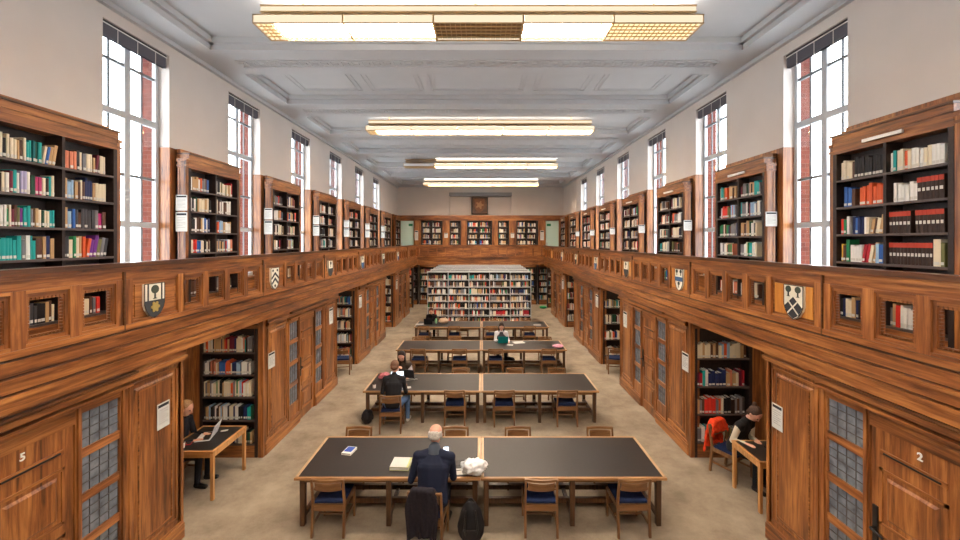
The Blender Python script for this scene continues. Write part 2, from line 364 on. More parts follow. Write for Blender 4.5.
def digit(ch, size, loc, rot, m, name, parent):
    cu = bpy.data.curves.new(name, 'FONT'); cu.body = ch; cu.size = size; cu.extrude = .004; cu.offset = .002; cu.align_x = 'CENTER'; cu.align_y = 'CENTER'
    t = bpy.data.objects.new(name, cu); C.objects.link(t); bpy.context.view_layer.update()
    me = bpy.data.meshes.new_from_object(t.evaluated_get(bpy.context.evaluated_depsgraph_get())); bpy.data.objects.remove(t); bpy.data.curves.remove(cu)
    me.materials.clear(); me.materials.append(m if not isinstance(m, str) else M[m])
    o = bpy.data.objects.new(name, me); C.objects.link(o); o.location = loc; o.rotation_euler = rot; o.parent = parent
    return o
dn, wn = 1, 30
for s in (-1, 1):
    X = lambda d: s*(LOW-d)
    for bi, (s0, s1) in enumerate(BLK):
        b = MB(); U = lambda u: s0+u
        iw = .05
        ops = [(.96, 1.39, .50, 2.25), (1.46, 2.24, .0, 2.17), (2.31, 2.75, .50, 2.25)]
        e = [0.0]
        for a, c, z0, z1 in ops: e += [a, c]
        e.append(s1-s0)
        for i in range(0, len(e), 2): b.box(X(0), X(-iw), U(e[i]), U(e[i+1]), 0, 2.40, 'oak_z')
        for a, c, z0, z1 in ops:
            b.box(X(0), X(-iw), U(a), U(c), z1, 2.40, 'oak_y')
            if z0: b.box(X(0), X(-iw), U(a), U(c), 0, z0, 'oak_z')
        # body of the closed room behind
        b.box(X(-iw), X(-iw-.03), U(.12), U(s1-s0-.12), .02, 2.5, 'oak_dark')
        b.box(X(0), X(-.2), U(0), U(.05), 0, 2.57, 'oak_z'); b.box(X(0), X(-.2), U(s1-s0-.05), U(s1-s0), 0, 2.57, 'oak_z')
        b.box(X(-.2), s*5.23, U(s1-s0-.05), U(s1-s0), 0, 2.57, 'oak_z')
        for z0, z1, d in ((2.40, 2.57, .06), (2.42, 2.47, .085), (0, .20, .035), (.20, .235, .02)):
            if z0 == 0 or z0 == .20:
                b.box(X(d), X(0), U(-.02), U(1.41), z0, z1, 'oak_y'); b.box(X(d), X(0), U(2.29), U(s1-s0+.02), z0, z1, 'oak_y')
            else: b.box(X(d), X(-.1), U(-.01), U(s1-s0+.01), z0, z1, 'oak_y')
        b.box(X(.08), X(0), U(.88), U(2.84), 2.345, 2.375, 'oak_y'); b.box(X(.12), X(0), U(.86), U(2.86), 2.49, 2.515, 'oak_dark')  # dark ledge paints in the shadow gap above the door section
        for u in (.92, 2.79): b.box(X(.02), X(0), U(u-.02), U(u+.02), .235, 2.345, 'oak_z')
        for u in (1.425, 2.275): b.box(X(.02), X(0), U(u-.018), U(u+.018), .0, 2.345, 'oak_z')
        fielded(b, s, U(.08), U(.86), .30, 2.34); fielded(b, s, U(2.86), U(s1-s0-.07), .30, 2.34)
        # moulded corner posts
        for u in (.0, s1-s0): b.box(X(.02), X(-.03), U(u-.02), U(u+.02), .235, 2.40, 'oak_z')
        o = struct(b, 'trim_%d' % tn); tn += 1
        for a, c, z0, z1 in (ops[0], ops[2]):
            f = MB()
            n = 4; ph = (z1-z0-.09*3)/n
            for i in range(3): zz = z0+(i+1)*ph+i*.09; f.box(X(-.005), X(-.045), U(a), U(c), zz, zz+.09, 'oak_y')
            w_ = struct(f, 'window_%d' % wn); wn += 1
            g = MB(); g.box(X(-.028), X(-.034), U(a), U(c), z0, z1, 'lead_glass'); g.build('leaded_pane', w_)
            g = MB()
            for i in range(1, 4): yy = a+(c-a)*i/4; g.box(X(-.022), X(-.028), U(yy-.004), U(yy+.004), z0, z1, 'lead')
            for i in range(4):
                for j in range(1, 4): zz = z0+i*(ph+.09)+ph*j/4; g.box(X(-.022), X(-.028), U(a), U(c), zz-.004, zz+.004, 'lead')
            g.build('lead_strips', w_)
        # door
        a, c = ops[1][:2]; a += .004; c -= .004
        d = MB(); d.box(X(-.012), X(-.045), U(a), U(c), .01, 2.165, 'oak_z')
        for z0, z1 in ((1.93, 2.0), (1.25, 1.80), (.75, 1.15), (.2, .65)):
            if z0 == 1.93: d.box(X(.0), X(-.012), U(a+.1), U(c-.1), z0, z0+.05, 'oak_y'); d.box(X(.01), X(-.012), U(a+.14), U(c-.14), z0+.015, z0+.03, 'dark')
            else: fielded(d, s, U(a+.09), U(c-.09), z0, z1, 'oak_z', LOW, -.012)
        do = struct(d, 'door_%d' % dn); dn += 1
        h = MB(); yh = U(c-.05) if s > 0 else U(a+.05); h.box(X(.004), X(-.012), yh-.025, yh+.025, .98, 1.40, 'dark'); h.bar((X(.0), yh, 1.18), (X(.05), yh, 1.18), .012, 'dark'); h.bar((X(.05), yh, 1.18), (X(.05), yh-.13, 1.16), .011, 'dark')
        h.build('door_handle', do)
        if bi == 0: digit('5' if s < 0 else '2', .095, (X(-.008), U((a+c)/2)-.07, 2.085), (PI/2, 0, -s*PI/2), 'white', 'door_number', do)

# ------------------------------------------------------------------ books
PAL = dict(teal='#1c9a98', dkteal='#0f6568', cream='#d8cdb4', white='#dcdcd8', tan='#b8966c', brown='#573a2c', dkbrown='#33231d', black='#1e1c1f', grey='#77767a', dkgrey='#3d3c41', red='#a82430', scarlet='#d0342a',
           orange='#d2592e', salmon='#cf7f63', pink='#b8386e', magenta='#a8246a', purple='#6b2d86', lilac='#a6a3c8', navy='#1f2a55', blue='#2f5fa8', ltblue='#8fb0cf', green='#1f7a4a', dkgreen='#1d4634', olive='#6f6f45', maroon='#6b1f33', yellow='#c9a33e')
CN = dict(teal='teal', dkteal='dark teal', cream='cream', white='white', tan='tan', brown='brown', dkbrown='dark brown', black='black', grey='grey', dkgrey='dark grey', red='red', scarlet='scarlet', orange='orange', salmon='salmon pink',
          pink='pink', magenta='magenta', purple='purple', lilac='lilac', navy='navy', blue='blue', ltblue='pale blue', green='green', dkgreen='dark green', olive='olive', maroon='maroon', yellow='mustard yellow', lawred='black red-banded')
MIX = ['cream']*6+['white']*5+['tan']*4+['brown']*3+['grey']*3+['dkgrey']*2+['black']*2+['red', 'scarlet', 'maroon', 'navy', 'navy', 'blue', 'ltblue', 'green', 'dkgreen', 'teal', 'orange', 'salmon', 'olive', 'brown', 'tan', 'cream', 'grey', 'white']
BOOKS = []     # (matrix, t, h, d, colour, tagged, label, group)
def proj_size(Mx, t, h):
    p = Mx @ Vector((0, t/2, h/2)); q = Mx @ Vector((0, 0, h/2)); r = Mx @ Vector((0, t, h/2))
    if p.y < .5: return 0
    f = lambda v: (v.x-CX)*410/v.y
    if not (-500 < f(p) < 500): return 0
    return abs(f(r)-f(q))*h*410/p.y
def fill(T, z, y0, y1, hmax, colors=None, dens=1.0, lab=None, grp=None, depth=.2, tmin=.018, tmax=.045, rev=False, uniform=None, blank=.15, boost=0, start=0):
    """T places a bookcase: local x = 0 is the front of the books, local y runs along the shelf"""
    recs = []; y = y0+start
    cols = list(colors) if colors else None
    n = len(cols) if cols else 0
    i = 0
    W = (y1-y0)*dens
    if cols:
        ws = []
        for c in cols:
            q = c.split(':'); ws.append(float(q[1]) if len(q) > 1 else R.uniform(.8, 1.2))
        k = (W-start)/sum(ws)
        seq = []
        for c, w_ in zip(cols, ws):
            q = c.split(':')[0]; seq.append((q, w_*k))
    else:
        seq = []; tot = 0; base = None
        while True:
            t = R.uniform(tmin, tmax)
            if tot+t > W: break
            if base and R.random() < .45: c = base
            else: c = R.choice(MIX)
            base = c if R.random() < .6 else None
            if R.random() < .02: c = 'gap'
            seq.append((c, t)); tot += t
    hb = hmax*R.uniform(.66, .8)
    for c, t in seq:
        if c == 'gap': y += t; continue
        lean = 0
        if c.endswith('/'): lean = -.17; c = c[:-1]
        h = hb*R.uniform(.86, 1.1) if c != 'lawred' else hmax*.80
        if c.endswith('+'): c = c[:-1]; h = hmax*.9
        h = min(h, hmax*.93)
        recs.append((y, t, h, c, lean))
        y += t
    out = []
    for k, (yy, t, h, c, lean) in enumerate(recs):
        yp = yy if not rev else (y0+y1-yy-t)
        ln = lean if not rev else -lean
        off = .0 if c in ('lawred',) else -R.uniform(0, .018)
        Mx = T @ Matrix.Translation((off, yp, z)) 
        if ln: 
            piv = t if ln < 0 else 0
            Mx = Mx @ Matrix.Translation((0, piv, 0)) @ Matrix.Rotation(ln, 4, 'X') @ Matrix.Translation((0, -piv, 0))
        tg = R.random() > blank
        label = None
        if lab: label = '%s book, %s from left, %s' % (CN[c], ORD[min(k, 29)], lab)
        BOOKS.append((Mx, t*.96, h, depth*R.uniform(.85, 1), c, tg, label, grp, proj_size(Mx, t, h) if lab else 0))

# ------------------------------------------------------------------ bookcases
def bookcase(name, W, Hh, d, cols, shelves, top, T_loc, rz, label, grp, cornice=True, pil=True, light=False, wood_end=True):
    """local frame: front at x=0 facing +x, width along y, z up"""
    o = empty(name, T_loc, rz, label, 'bookcase', grp)
    b = MB(); e = .055
    b.box(-d, -d+.02, 0, W, 0, Hh, 'shelf')
    b.box(-d+.02, 0, 0, e, 0, top, 'shelf'); b.box(-d+.02, 0, W-e, W, 0, top, 'shelf')
    cw = (W-2*e)/cols
    for i in range(1, cols): b.box(-d+.02, 0, e+cw*i-.018, e+cw*i+.018, 0, top, 'shelf')
    b.box(-d+.02, 0, e, W-e, 0, shelves[-1]-.03, 'oak_y') if shelves[-1] > .08 else None
    b.build('carcass', o)
    for z in shelves:
        q = MB(); q.box(-d+.02, -.012, e, W-e, z-.028, z, 'shelf'); q.box(-.012, .002, e, W-e, z-.028, z, 'shelf_edge'); q.build('shelf', o)
    if cornice:
        q = MB(); q.box(-d+.02, .0, 0, W, top, top+.20, 'oak_y'); q.box(-d+.02, .012, -.01, W+.01, top+.15, Hh-.09, 'oak_y'); q.box(-d+.02, .03, -.02, W+.02, Hh-.09, Hh-.065, 'oak_dark'); q.box(-d+.02, -d+.09, -.01, W+.01, Hh-.065, Hh, 'oak_y'); q.build('cornice', o)
    if pil:
        for yy0, yy1 in ((-.055, 0), (W, W+.055)):
            q = MB(); q.box(-d+.07, -.005, yy0, yy1, 0, top+.12, 'oak_z')
            a = yy0-.01 if yy0 < 0 else yy1+.01
            q.box(-d+.055, .005, yy0 if yy0 >= 0 else a, yy1 if yy0 < 0 else a, top+.02, top+.05, 'oak_y'); q.box(-d+.05, .008, yy0 if yy0 >= 0 else a, yy1 if yy0 < 0 else a, top+.10, top+.15, 'oak_y')
            for xx in (-d+.09, -.03): q.box(xx, xx+.02, a, (yy0 if yy0 < 0 else yy1), .1, top+.0, 'oak_z')
            q.build('end_pilaster', o)
    return o

def case_T(s, y0, W, z):       # matrix of a side bookcase: left faces +x, right faces -x
    if s < 0: return Matrix.Translation((-BC, y0, z)), (-BC, y0, z), 0
    return Matrix.Translation((BC, y0+W, z)) @ Matrix.Rotation(PI, 4, 'Z'), (BC, y0+W, z), PI
LEFT1 = {0: ['black cream black cream cream cream tan brown cream teal teal dkteal dkgreen teal cream/ blue/ tan/ tan/'.split(), 'salmon salmon salmon salmon dkgrey cream grey cream cream tan maroon/ brown/ cream cream'.split()],
         1: ['brown dkbrown cream white maroon teal white lilac lilac white dkgreen:1.4 pink pink cream dkbrown teal cream'.split(), 'tan tan ltblue ltblue tan brown cream brown navy+ navy navy tan cream cream cream cream'.split()],
         2: ['white white white green cream maroon brown olive purple teal teal grey brown tan cream dkgreen cream cream teal teal'.split(), 'tan tan ltblue blue dkgrey brown dkgrey dkgrey dkgrey dkgrey grey magenta brown'.split()],
         3: ['teal teal teal teal teal teal grey white teal teal brown:1.6 tan navy tan'.split(), 'black dkgrey cream green cream tan orange orange/ purple/ purple/ olive/ grey/ dkgrey/'.split()],
         4: ['black black dkgreen cream orange black black grey'.split(), 'scarlet green black black black dkgreen tan'.split()]}
RIGHT1 = {0: ['cream cream cream cream brown black black black black black black black black'.split(), 'white teal cream cream orange cream white white white cream cream white white white'.split()],
          1: ['gap blue blue blue brown gap:1.4 orange orange orange orange orange orange orange'.split(), 'gap white white white white white white lawred lawred lawred lawred lawred lawred'.split()],
          2: ['scarlet green white gap:1.2 navy blue navy navy white cream tan/ brown/ cream/ tan/'.split(), 'lawred lawred lawred lawred lawred lawred gap:1.2 lawred lawred lawred lawred lawred lawred lawred'.split()],
          3: ['yellow brown green+ white white white white red/ red/ cream/ tan/ ltblue blue'.split(), 'lawred lawred lawred lawred lawred lawred lawred lawred lawred lawred lawred lawred cream+:1.8 olive'.split()],
          4: ['green dkgreen dkgreen green tan brown grey'.split(), 'dkgrey tan tan/ grey/ dkgrey brown tan'.split()]}
for s in (-1, 1):
    sh = [z-GAL - (.068 if s > 0 else 0) for z in (4.90, 4.53, 4.16, 3.79, 3.41, 3.04)]; top = 5.275-GAL-(.075 if s > 0 else 0)
    for k in range(0, 8):
        y0 = 4.27+BAY*k; W = 1.47; cols = 2
        if k == 7: W = 1.28
        Tm, loc, rz = case_T(s, y0, W, GAL)
        wh = ['nearest', 'second nearest', 'third nearest', 'fourth nearest', 'fifth nearest', 'sixth nearest', 'seventh nearest', 'farthest'][k]
        o = bookcase('gallery_bookcase', W, 5.60-GAL-(.075 if s > 0 else 0), .225, cols, sh, top, loc, rz, '%s %s gallery bookcase, dark shelves in an oak surround' % (wh, SIDES[s]), 'bookcases along the galleries')
        if s > 0:
            q = MB(); yc = W*.5; q.box(.022, .05, yc-.25, yc+.25, top+.06, top+.10, 'white')
            q.build('strip_light', o)
        cw = (W-.11)/2
        for r, z in enumerate(sh):
            hm = .33 if r else top-sh[0]-.03
            hm = min(hm, .335)
            for ci in range(2):
                pc = ci          # photo column from the left
                spec = (LEFT1 if s < 0 else RIGHT1).get(r) if k == 0 else None
                a = .055+cw*ci+.02; c = .055+cw*(ci+1)-.02
                # left cases: local y runs left to right in the photo; right cases: local y runs from photo right... (rotated) far end first
                col = spec[ci] if spec else None
                lab = '%s shelf, %s half, nearest %s gallery bookcase' % (['top', 'second', 'third', 'fourth', 'fifth', 'lowest'][r], ['left', 'right'][ci], SIDES[s]) if (k == 0 and r < 5) else None
                if k == 1 and r < 4: lab = '%s shelf, %s half, second %s gallery bookcase' % (['top', 'second', 'third', 'fourth'][r], ['left', 'right'][ci], SIDES[s])
                dens = .93 if (k == 0 and spec) else R.uniform(.72, .95)
                if k == 0 and r == 4: dens = .7
                fill(Tm @ Matrix.Translation((-.035, 0, 0)), z, a, c, hm, col, dens, lab, 'books in the %s gallery bookcases' % SIDES[s] if lab else None, depth=.15, tmin=.028, tmax=.055)
# end-gallery bookcases (facing -y)
def endT(x0, y, z): return Matrix.Translation((x0, y, z)) @ Matrix.Rotation(-PI/2, 4, 'Z')
shE = [z-GAL for z in (4.90, 4.53, 4.16, 3.79, 3.41, 3.04)]
for i, (h0, h1) in enumerate(EX):
    W = h1-h0-.01
    nm = ['leftmost', 'second from left', 'middle', 'second from right', 'rightmost'][i]
    bookcase('gallery_bookcase', W, 5.27-GAL, .3, 2 if W > 1 else 1, shE, 5.27-GAL, (h0+.005, 25.68, GAL), -PI/2, 'dark bookcase set in the far gallery wall, %s of its five' % nm, 'bookcases in the far gallery wall', cornice=False, pil=False)
    nc = 2 if W > 1 else 1; cw = (W-.11)/nc
    for z in shE:
        for ci in range(nc): fill(endT(h0+.005, 25.71, GAL), z, .075+cw*ci, .035+cw*(ci+1), .33, None, R.uniform(.8, .97), depth=.2, tmin=.03, tmax=.06)
# end wall, ground floor
for i, x0 in enumerate((-5.1, -3.85, -2.6, -1.35, -.1, 1.15, 2.4, 3.65)):
    W = 1.15 if i < 7 else 1.3
    nm = ['first', 'second', 'third', 'fourth', 'fifth', 'sixth', 'seventh', 'last'][i]
    zs = [1.95, 1.55, 1.15, .75, .30]
    bookcase('wall_bookcase', W, 2.5, .3, 1, zs, 2.35, (x0, 25.85, 0), -PI/2, 'oak bookcase under the far gallery, %s from left along the end wall' % nm, 'bookcases under the far gallery', cornice=True, pil=False)
    for z in zs: fill(endT(x0, 25.88, 0), z, .07, W-.07, .36, None, .9, depth=.2, tmin=.03, tmax=.06)
# alcove bookcases, facing the camera (-y)
ALC = [(5.53, 7.67), (11.42, 13.41), (17.16, 19.15), (22.9, 24.87)]
for s in (-1, 1):
    for k, (a, c) in enumerate(ALC):
        W = 1.07; x0 = -5.24 if s < 0 else 4.0
        if s < 0: x0 = -5.13
        x0 = -5.12 if s < 0 else 4.02
        zs = [1.94, 1.53, 1.12, .69, .25] if s < 0 else [1.83, 1.31, .80, .28]
        yf = c-.10 if k < 3 else 24.6
        wh = ['nearest', 'second nearest', 'third nearest', 'farthest'][k]
        bookcase('alcove_bookcase', W, 2.54, .26, 1, zs, 2.38, (x0, yf, 0), -PI/2, 'dark bookcase full of books across the back of the %s %s alcove' % (wh, SIDES[s]), 'bookcases in the side alcoves', cornice=True, pil=False)
        if k < 3:
            b = MB(); p0, p1 = (s*3.945, s*4.03) if s > 0 else (-4.04, -3.945)
            b.box(p0, p1, yf, c-.001, 0, 2.56, 'oak_z'); q0, q1 = (x0+W, 5.23) if s > 0 else (-5.23, x0); b.box(q0, q1, yf, c+.1, 0, 2.56, 'oak_z')
            struct(b, 'trim_%d' % tn); tn += 1
        for r, z in enumerate(zs):
            lab = '%s shelf, nearest %s alcove' % (['top', 'second', 'third', 'fourth', 'bottom'][r], SIDES[s]) if k == 0 else None
            col = None; dens = .96
            if k == 0 and s > 0:
                col = ['cream cream tan cream cream brown tan brown cream ltblue orange ltblue cream cream:1.5 cream:1.5 tan brown'.split(),
                       'maroon red teal white navy:1.3 navy:1.3 navy:1.3 navy:1.3 navy:1.3 tan:1.3 salmon tan:1.3 cream maroon red'.split(),
                       'tan grey brown scarlet:1.5 scarlet:1.5 scarlet:1.5 grey orange cream black:1.5 black:1.5 dkbrown:1.5 grey brown grey dkgrey'.split(),
                       'grey white teal/ dkteal/ tan/ orange/ cream/ brown/ olive/ grey/'.split()][r]; dens = [.97, .93, .93, .75][r]
            fill(endT(x0, yf+.02, 0), z, .065, W-.065, .34 if s < 0 else .36, col, dens, lab, 'books in the %s alcove bookcase' % SIDES[s] if lab else None, depth=.18, tmin=.022, tmax=.042)
# steel stack in the middle of the hall
def steel_range(y, i):
    W = 4.75; d = .42
    o = empty('steel_shelving', (-W/2-.03, y, 0), -PI/2, ['grey steel shelving range packed with books, front row behind the tables', 'steel shelving range, second row from the tables', 'steel shelving range, third row from the tables', 'steel shelving range, fourth row from the tables', 'steel shelving range, rearmost row'][i], 'shelving', 'steel shelving ranges in the middle of the hall')
    for k in range(6):
        q = MB(); yy = k*.95; q.box(-d, 0, max(0, yy-.018), min(W, yy+.018), 0, 2.56, 'steel'); q.build('upright', o)
    q = MB(); q.box(-d-.01, .01, -.01, W+.01, 2.56, 2.60, 'steel'); q.build('canopy', o)
    q = MB(); q.box(-d/2-.005, -d/2+.005, .02, W-.02, .05, 2.55, 'dark'); q.build('back_panel', o)
    for r in range(8):
        z = 2.23-.328*r
        if z < 0: break
        q = MB()
        for k in range(5): q.box(-d+.002, -.002, k*.95+.018, (k+1)*.95-.018, z-.03, z, 'steel')
        q.build('shelf', o)
        if i == 0:
            for k in range(5):
                fill(endT(-W/2-.03, y+.012, 0), z, k*.95+.03, (k+1)*.95-.03, .30, None if (k, r) != (3, 5) else 'white grey cream cream red red red red red red scarlet red cream white'.split(), R.uniform(.88, 1), depth=.18, tmin=.028, tmax=.055)
for i in range(5): steel_range(18.7+i*1.24, i)

# make the books: the 300 that show largest as things, the rest as one mass
def book_mesh(t, h, d, c, tg):
    b = MB(); law = c == 'lawred'; cv = cm(PAL['dkbrown'] if law else PAL[c], .5)
    b.box(-d, -.006, 0, .004, 0, h, cv); b.box(-d, -.006, t-.004, t, 0, h, cv)
    # rounded spine
    n = 5; pts = [(-.006+.006*math.sin(PI*i/n), t*i/n) for i in range(n+1)]
    b.prism([(-.010, 0)]+pts[::1]+[(-.010, t)] if False else [(-.012, t), (-.012, 0)]+pts, 0, h, cv)
    b.box(-d+.006, -.010, .004, t-.004, .004, h-.005, 'paper')
    return b
BOOKS.sort(key=lambda r: -r[8])
mass = MB()
for i, (Mx, t, h, d, c, tg, lab, grp, sz) in enumerate(BOOKS):
    law = c == 'lawred'
    if i < 300 and lab:
        o = book_mesh(t, h, d, c, tg).build('book')
        o.matrix_world = Mx; tag(o, lab, 'book', grp)
        if tg and not law:
            q = MB(); q.box(-.002, .0012, t*.12, t*.88, .018, .05, 'paper'); q.build('spine_label', o)
        if law:
            q = MB(); q.box(-.004, .0012, t*.03, t*.97, h*.76, h*.97, cm('#b5402f', .5)); q.build('title_band', o)
            q = MB(); q.box(-.004, .0014, t*.2, t*.8, h*.38, h*.52, 'paper'); q.build('spine_label', o)
    else:
        m_ = cm(PAL['dkbrown'] if law else PAL[c], .5)
        mass.box(-d, 0, 0, t, 0, h, m_, Mx)
        if tg and not law: mass.box(-.001, .002, t*.1, t*.9, .02, .055, 'paper', Mx)
        if law: mass.box(-.001, .002, 0, t, h*.76, h*.97, cm('#b5402f', .5), Mx)
o = mass.build('shelved_books'); tag(o, 'the many other books packed on the farther shelves all round the hall', 'books', kind='stuff')

# ------------------------------------------------------------------ ceiling light fittings
def fitting(k, y0):
    X0, X1 = -3.12, 3.21; D = .52; seg = (X1-X0)/5
    names = ['nearest', 'second nearest', 'third nearest', 'farthest', 'rearmost']
    t = empty('ceiling_light', (0, y0, 7.05), 0, 'long suspended tube light fitting across the ceiling, %s of the row' % names[k], 'ceiling light', 'long ceiling light fittings')
    q = MB()
    for a, c in ((0, .02), (D-.02, D)): q.box(X0, X1, a, c, 0, .012, 'fit'); q.box(X0, X1, a, c, .118, .13, 'fit')
    for x in (X0, X1-.02): q.box(x, x+.02, 0, D, 0, .012, 'fit'); q.box(x, x+.02, 0, D, .118, .13, 'fit'); q.box(x, x+.012, 0, .02, 0, .13, 'fit')
    for i in range(1, 5): q.box(X0+seg*i-.012, X0+seg*i+.012, -.004, D+.004, -.004, .13, 'fit')
    q.box(X0, X1, 0, D, .125, .13, 'white')
    q.build('frame', t)
    for i in range(5):
        a, c = X0+seg*i+.014, X0+seg*(i+1)-.014
        off = (k == 2 and i == 0)
        dim = (k == 0 and i == 2)
        q = MB(); sm = 'white' if off else 'lamp_side'; bm = 'white' if off else ('louvre_off' if dim else ('lamp_mid' if i == 4 and k == 0 else 'lamp'))
        q.box(a, c, .004, .012, .014, .116, sm); q.box(a, c, D-.012, D-.004, .014, .116, sm)
        if i == 0: q.box(a, a+.008, .012, D-.012, .014, .116, sm)
        if i == 4: q.box(c-.008, c, .012, D-.012, .014, .116, sm)
        q.build('side_diffuser', t)
        q = MB(); q.box(a, c, .02, D-.02, .035, .04, bm)
        if bm == 'lamp':
            q.box(a, c, .022, .07, .026, .034, 'lamp_mid'); q.box(a, c, D-.05, D-.022, .026, .034, 'lamp_mid')
            if i == 0: q.box(a, a+.25, .07, D-.05, .026, .034, 'lamp_mid')
        o = q.build('tube_panel', t)
        q = MB(); n = 17
        for j in range(n+1): xx = a+(c-a)*j/n; q.box(xx-.003, xx+.003, .02, D-.02, .004, .022, 'louvre')
        for j in range(1, 5): yy = .02+(D-.04)*j/5; q.box(a, c, yy-.003, yy+.003, .004, .022, 'louvre')
        q.build('louvre', t)
    q = MB(); q.box(X0+.05, X1-.05, .10, D-.10, .30, .32, 'fit'); q.box(X0+.05, X1-.05, .10, D-.10, .215, .23, 'fit'); q.box(X0+.06 + (seg if k == 2 else 0), X1-.06, .105, D-.105, .23, .295, 'lamp_side'); q.box(X0+.06 + (seg if k == 2 else 0), X1-.06, .13, D-.13, .321, .325, 'lamp_up'); q.build('upper_channel', t)  # channel glow stands in for uplight reflected on the upper housing
    q = MB()
    for x in (X0+.6, 0, X1-.6): q.bar((x, D/2, .13), (x, D/2, .55), .012, 'fit')
    q.build('hanger', t)
for k, y0 in enumerate((5.74, 11.30, 16.75, 22.3, .2)): fitting(k, y0)
# downlights under the galleries
n = 0
for x, y in [(-4.5, 24.4), (4.5, 24.4), (-3.1, 25.3), (3.0, 25.3), (-1.0, 25.3), (1.0, 25.3)]:
    q = MB(); q.bar((0, 0, 0), (0, 0, .02), .10, 'fit', 14); q.bar((0, 0, -.004), (0, 0, 0), .075, 'down', 14)
    nm = ['left corner', 'right corner', 'left of the steel shelving', 'right of the steel shelving', 'behind the shelving, left', 'behind the shelving, right'][n]; n += 1
    tag(q.build('downlight', None, (x, y, 2.559)), 'round warm downlight under the far gallery, '+nm, 'light', 'downlights under the far gallery')
for s in (-1, 1):
    for k, (a, c) in enumerate(ALC[:3]):
        q = MB(); q.bar((0, 0, 0), (0, 0, .02), .10, 'fit', 14); q.bar((0, 0, -.004), (0, 0, 0), .06, 'down', 14)
        tag(q.build('downlight', None, (s*4.6, a+.9, 2.559)), 'round warm downlight in the soffit of the %s %s alcove' % (['nearest', 'second', 'third'][k], SIDES[s]), 'light', 'downlights in the side alcoves')

# ------------------------------------------------------------------ painted shields on the parapets
SH = [(-.15, .2), (-.15, -.04), (-.13, -.1), (-.08, -.17), (0, -.21), (.08, -.17), (.13, -.1), (.15, -.04), (.15, .2)]
def circ(cx, cy, r, n=14, ry=None): return [(cx+r*math.cos(2*PI*i/n), cy+(ry or r)*math.sin(2*PI*i/n)) for i in range(n)]
def tree(cx, cy, k=1): return [circ(cx, cy+.03*k, .042*k, 12, .038*k), [(cx-.008*k, cy-.05*k), (cx+.008*k, cy-.05*k), (cx+.006*k, cy+.01*k), (cx-.006*k, cy+.01*k)], [(cx-.025*k, cy-.055*k), (cx+.025*k, cy-.055*k), (cx, cy-.04*k)]]
LOWH = [(-.15, 0), (-.15, -.04), (-.13, -.1), (-.08, -.17), (0, -.21), (.08, -.17), (.13, -.1), (.15, -.04), (.15, 0)]
def shield(s, k, text, base, charges):
    zc = 3.29 if s < 0 else 3.265; yc = 4.94+BAY*k
    Rm = Matrix(((0, 0, 1, 0), (1, 0, 0, 0), (0, 1, 0, 0), (0, 0, 0, 1))) if s < 0 else Matrix(((0, 0, -1, 0), (-1, 0, 0, 0), (0, 1, 0, 0), (0, 0, 0, 1)))
    t = empty('heraldic_shield', (s*(RAIL-.012), yc, zc), 0, text, 'shield', 'painted shields on the gallery fronts')
    q = MB(); q.prism(SH, 0, .03, base, Rm); q.build('shield_board', t)
    q = MB(); edge = SH+[SH[0]]
    for p, r in zip(edge, edge[1:]): 
        P = Rm @ Vector((p[0], p[1], .03)); Q = Rm @ Vector((r[0], r[1], .03)); q.bar(P, Q, .005, cm('#3a3330'), 6)
    q.build('rim', t)
    for nm, polys, m, z in charges:
        q = MB()
        for p in polys: q.prism(p, .03, .03+z, m, Rm)
        q.build(nm, t)
CRE, DK, GRN, BLU, GLD = cm('#d9d5c4'), cm('#34363a'), cm('#3d463c'), cm('#3f5f86'), cm('#b09a58')
dia = lambda cx, cy, r: [(cx, cy-r), (cx+r, cy), (cx, cy+r), (cx-r, cy)]
shield(-1, 0, 'shield with a dark tree on cream above a charcoal base, nearest on left gallery', CRE, [('charcoal_base', [LOWH], DK, .004), ('tree', tree(0, .09, 1.35), GRN, .007), ('side_stripe', [[(-.11, .0), (-.095, .0), (-.095, .2), (-.11, .2)], [(.095, 0), (.11, 0), (.11, .2), (.095, .2)]], DK, .006), ('rosette', [circ(0, -.08, .05, 10)]+[circ(.05*math.cos(i*PI/3), -.08+.05*math.sin(i*PI/3), .018, 8) for i in range(6)], GLD, .010)])
shield(1, 0, 'pale shield with two dark trees above a quartered diamond, nearest on right gallery', CRE, [('diamond', [[(0, -.2), (.085, -.15), (.14, -.06), (0, .06), (-.14, -.06), (-.085, -.15)]], DK, .005), ('white_cross', [[(-.09, -.135), (-.08, -.15), (.075, .0), (.065, .012)], [(.09, -.135), (.08, -.15), (-.075, 0), (-.065, .012)]], CRE, .009), ('tree', tree(-.075, .12, 1.05), GRN, .007), ('tree', tree(.075, .12, 1.05), GRN, .007)])
shield(-1, 1, 'cream shield with dark chevrons, second nearest on left gallery', CRE, [('chevron', [[(-.13, .02), (0, .12), (.13, .02), (.13, -.02), (0, .075), (-.13, -.02)], [(-.12, -.08), (0, .02), (.12, -.08), (.1, -.11), (0, -.03), (-.1, -.11)]], DK, .005), ('roundel', [circ(-.08, .15, .025), circ(.08, .15, .025), circ(0, -.14, .025)], DK, .005)])
shield(1, 1, 'cream shield with a blue band between dark trees, second nearest on right gallery', CRE, [('blue_band', [[(-.148, -.03), (.148, -.03), (.148, .05), (-.148, .05)]], BLU, .005), ('tree', tree(-.075, .13, .9), GRN, .006), ('tree', tree(.075, .13, .9), GRN, .006), ('tree', tree(0, -.1, .9), GRN, .006)])
for s in (-1, 1):
    for k in range(2, 6):
        wd = ['third', 'fourth', 'fifth', 'sixth'][k-2]
        shield(s, k, 'small pale and dark shield, %s from the camera on the %s gallery' % (wd, SIDES[s]), CRE, [('charcoal_base', [LOWH], DK if (k+s) % 2 else BLU, .005), ('tree', tree(0, .1, 1.2), GRN, .006)])
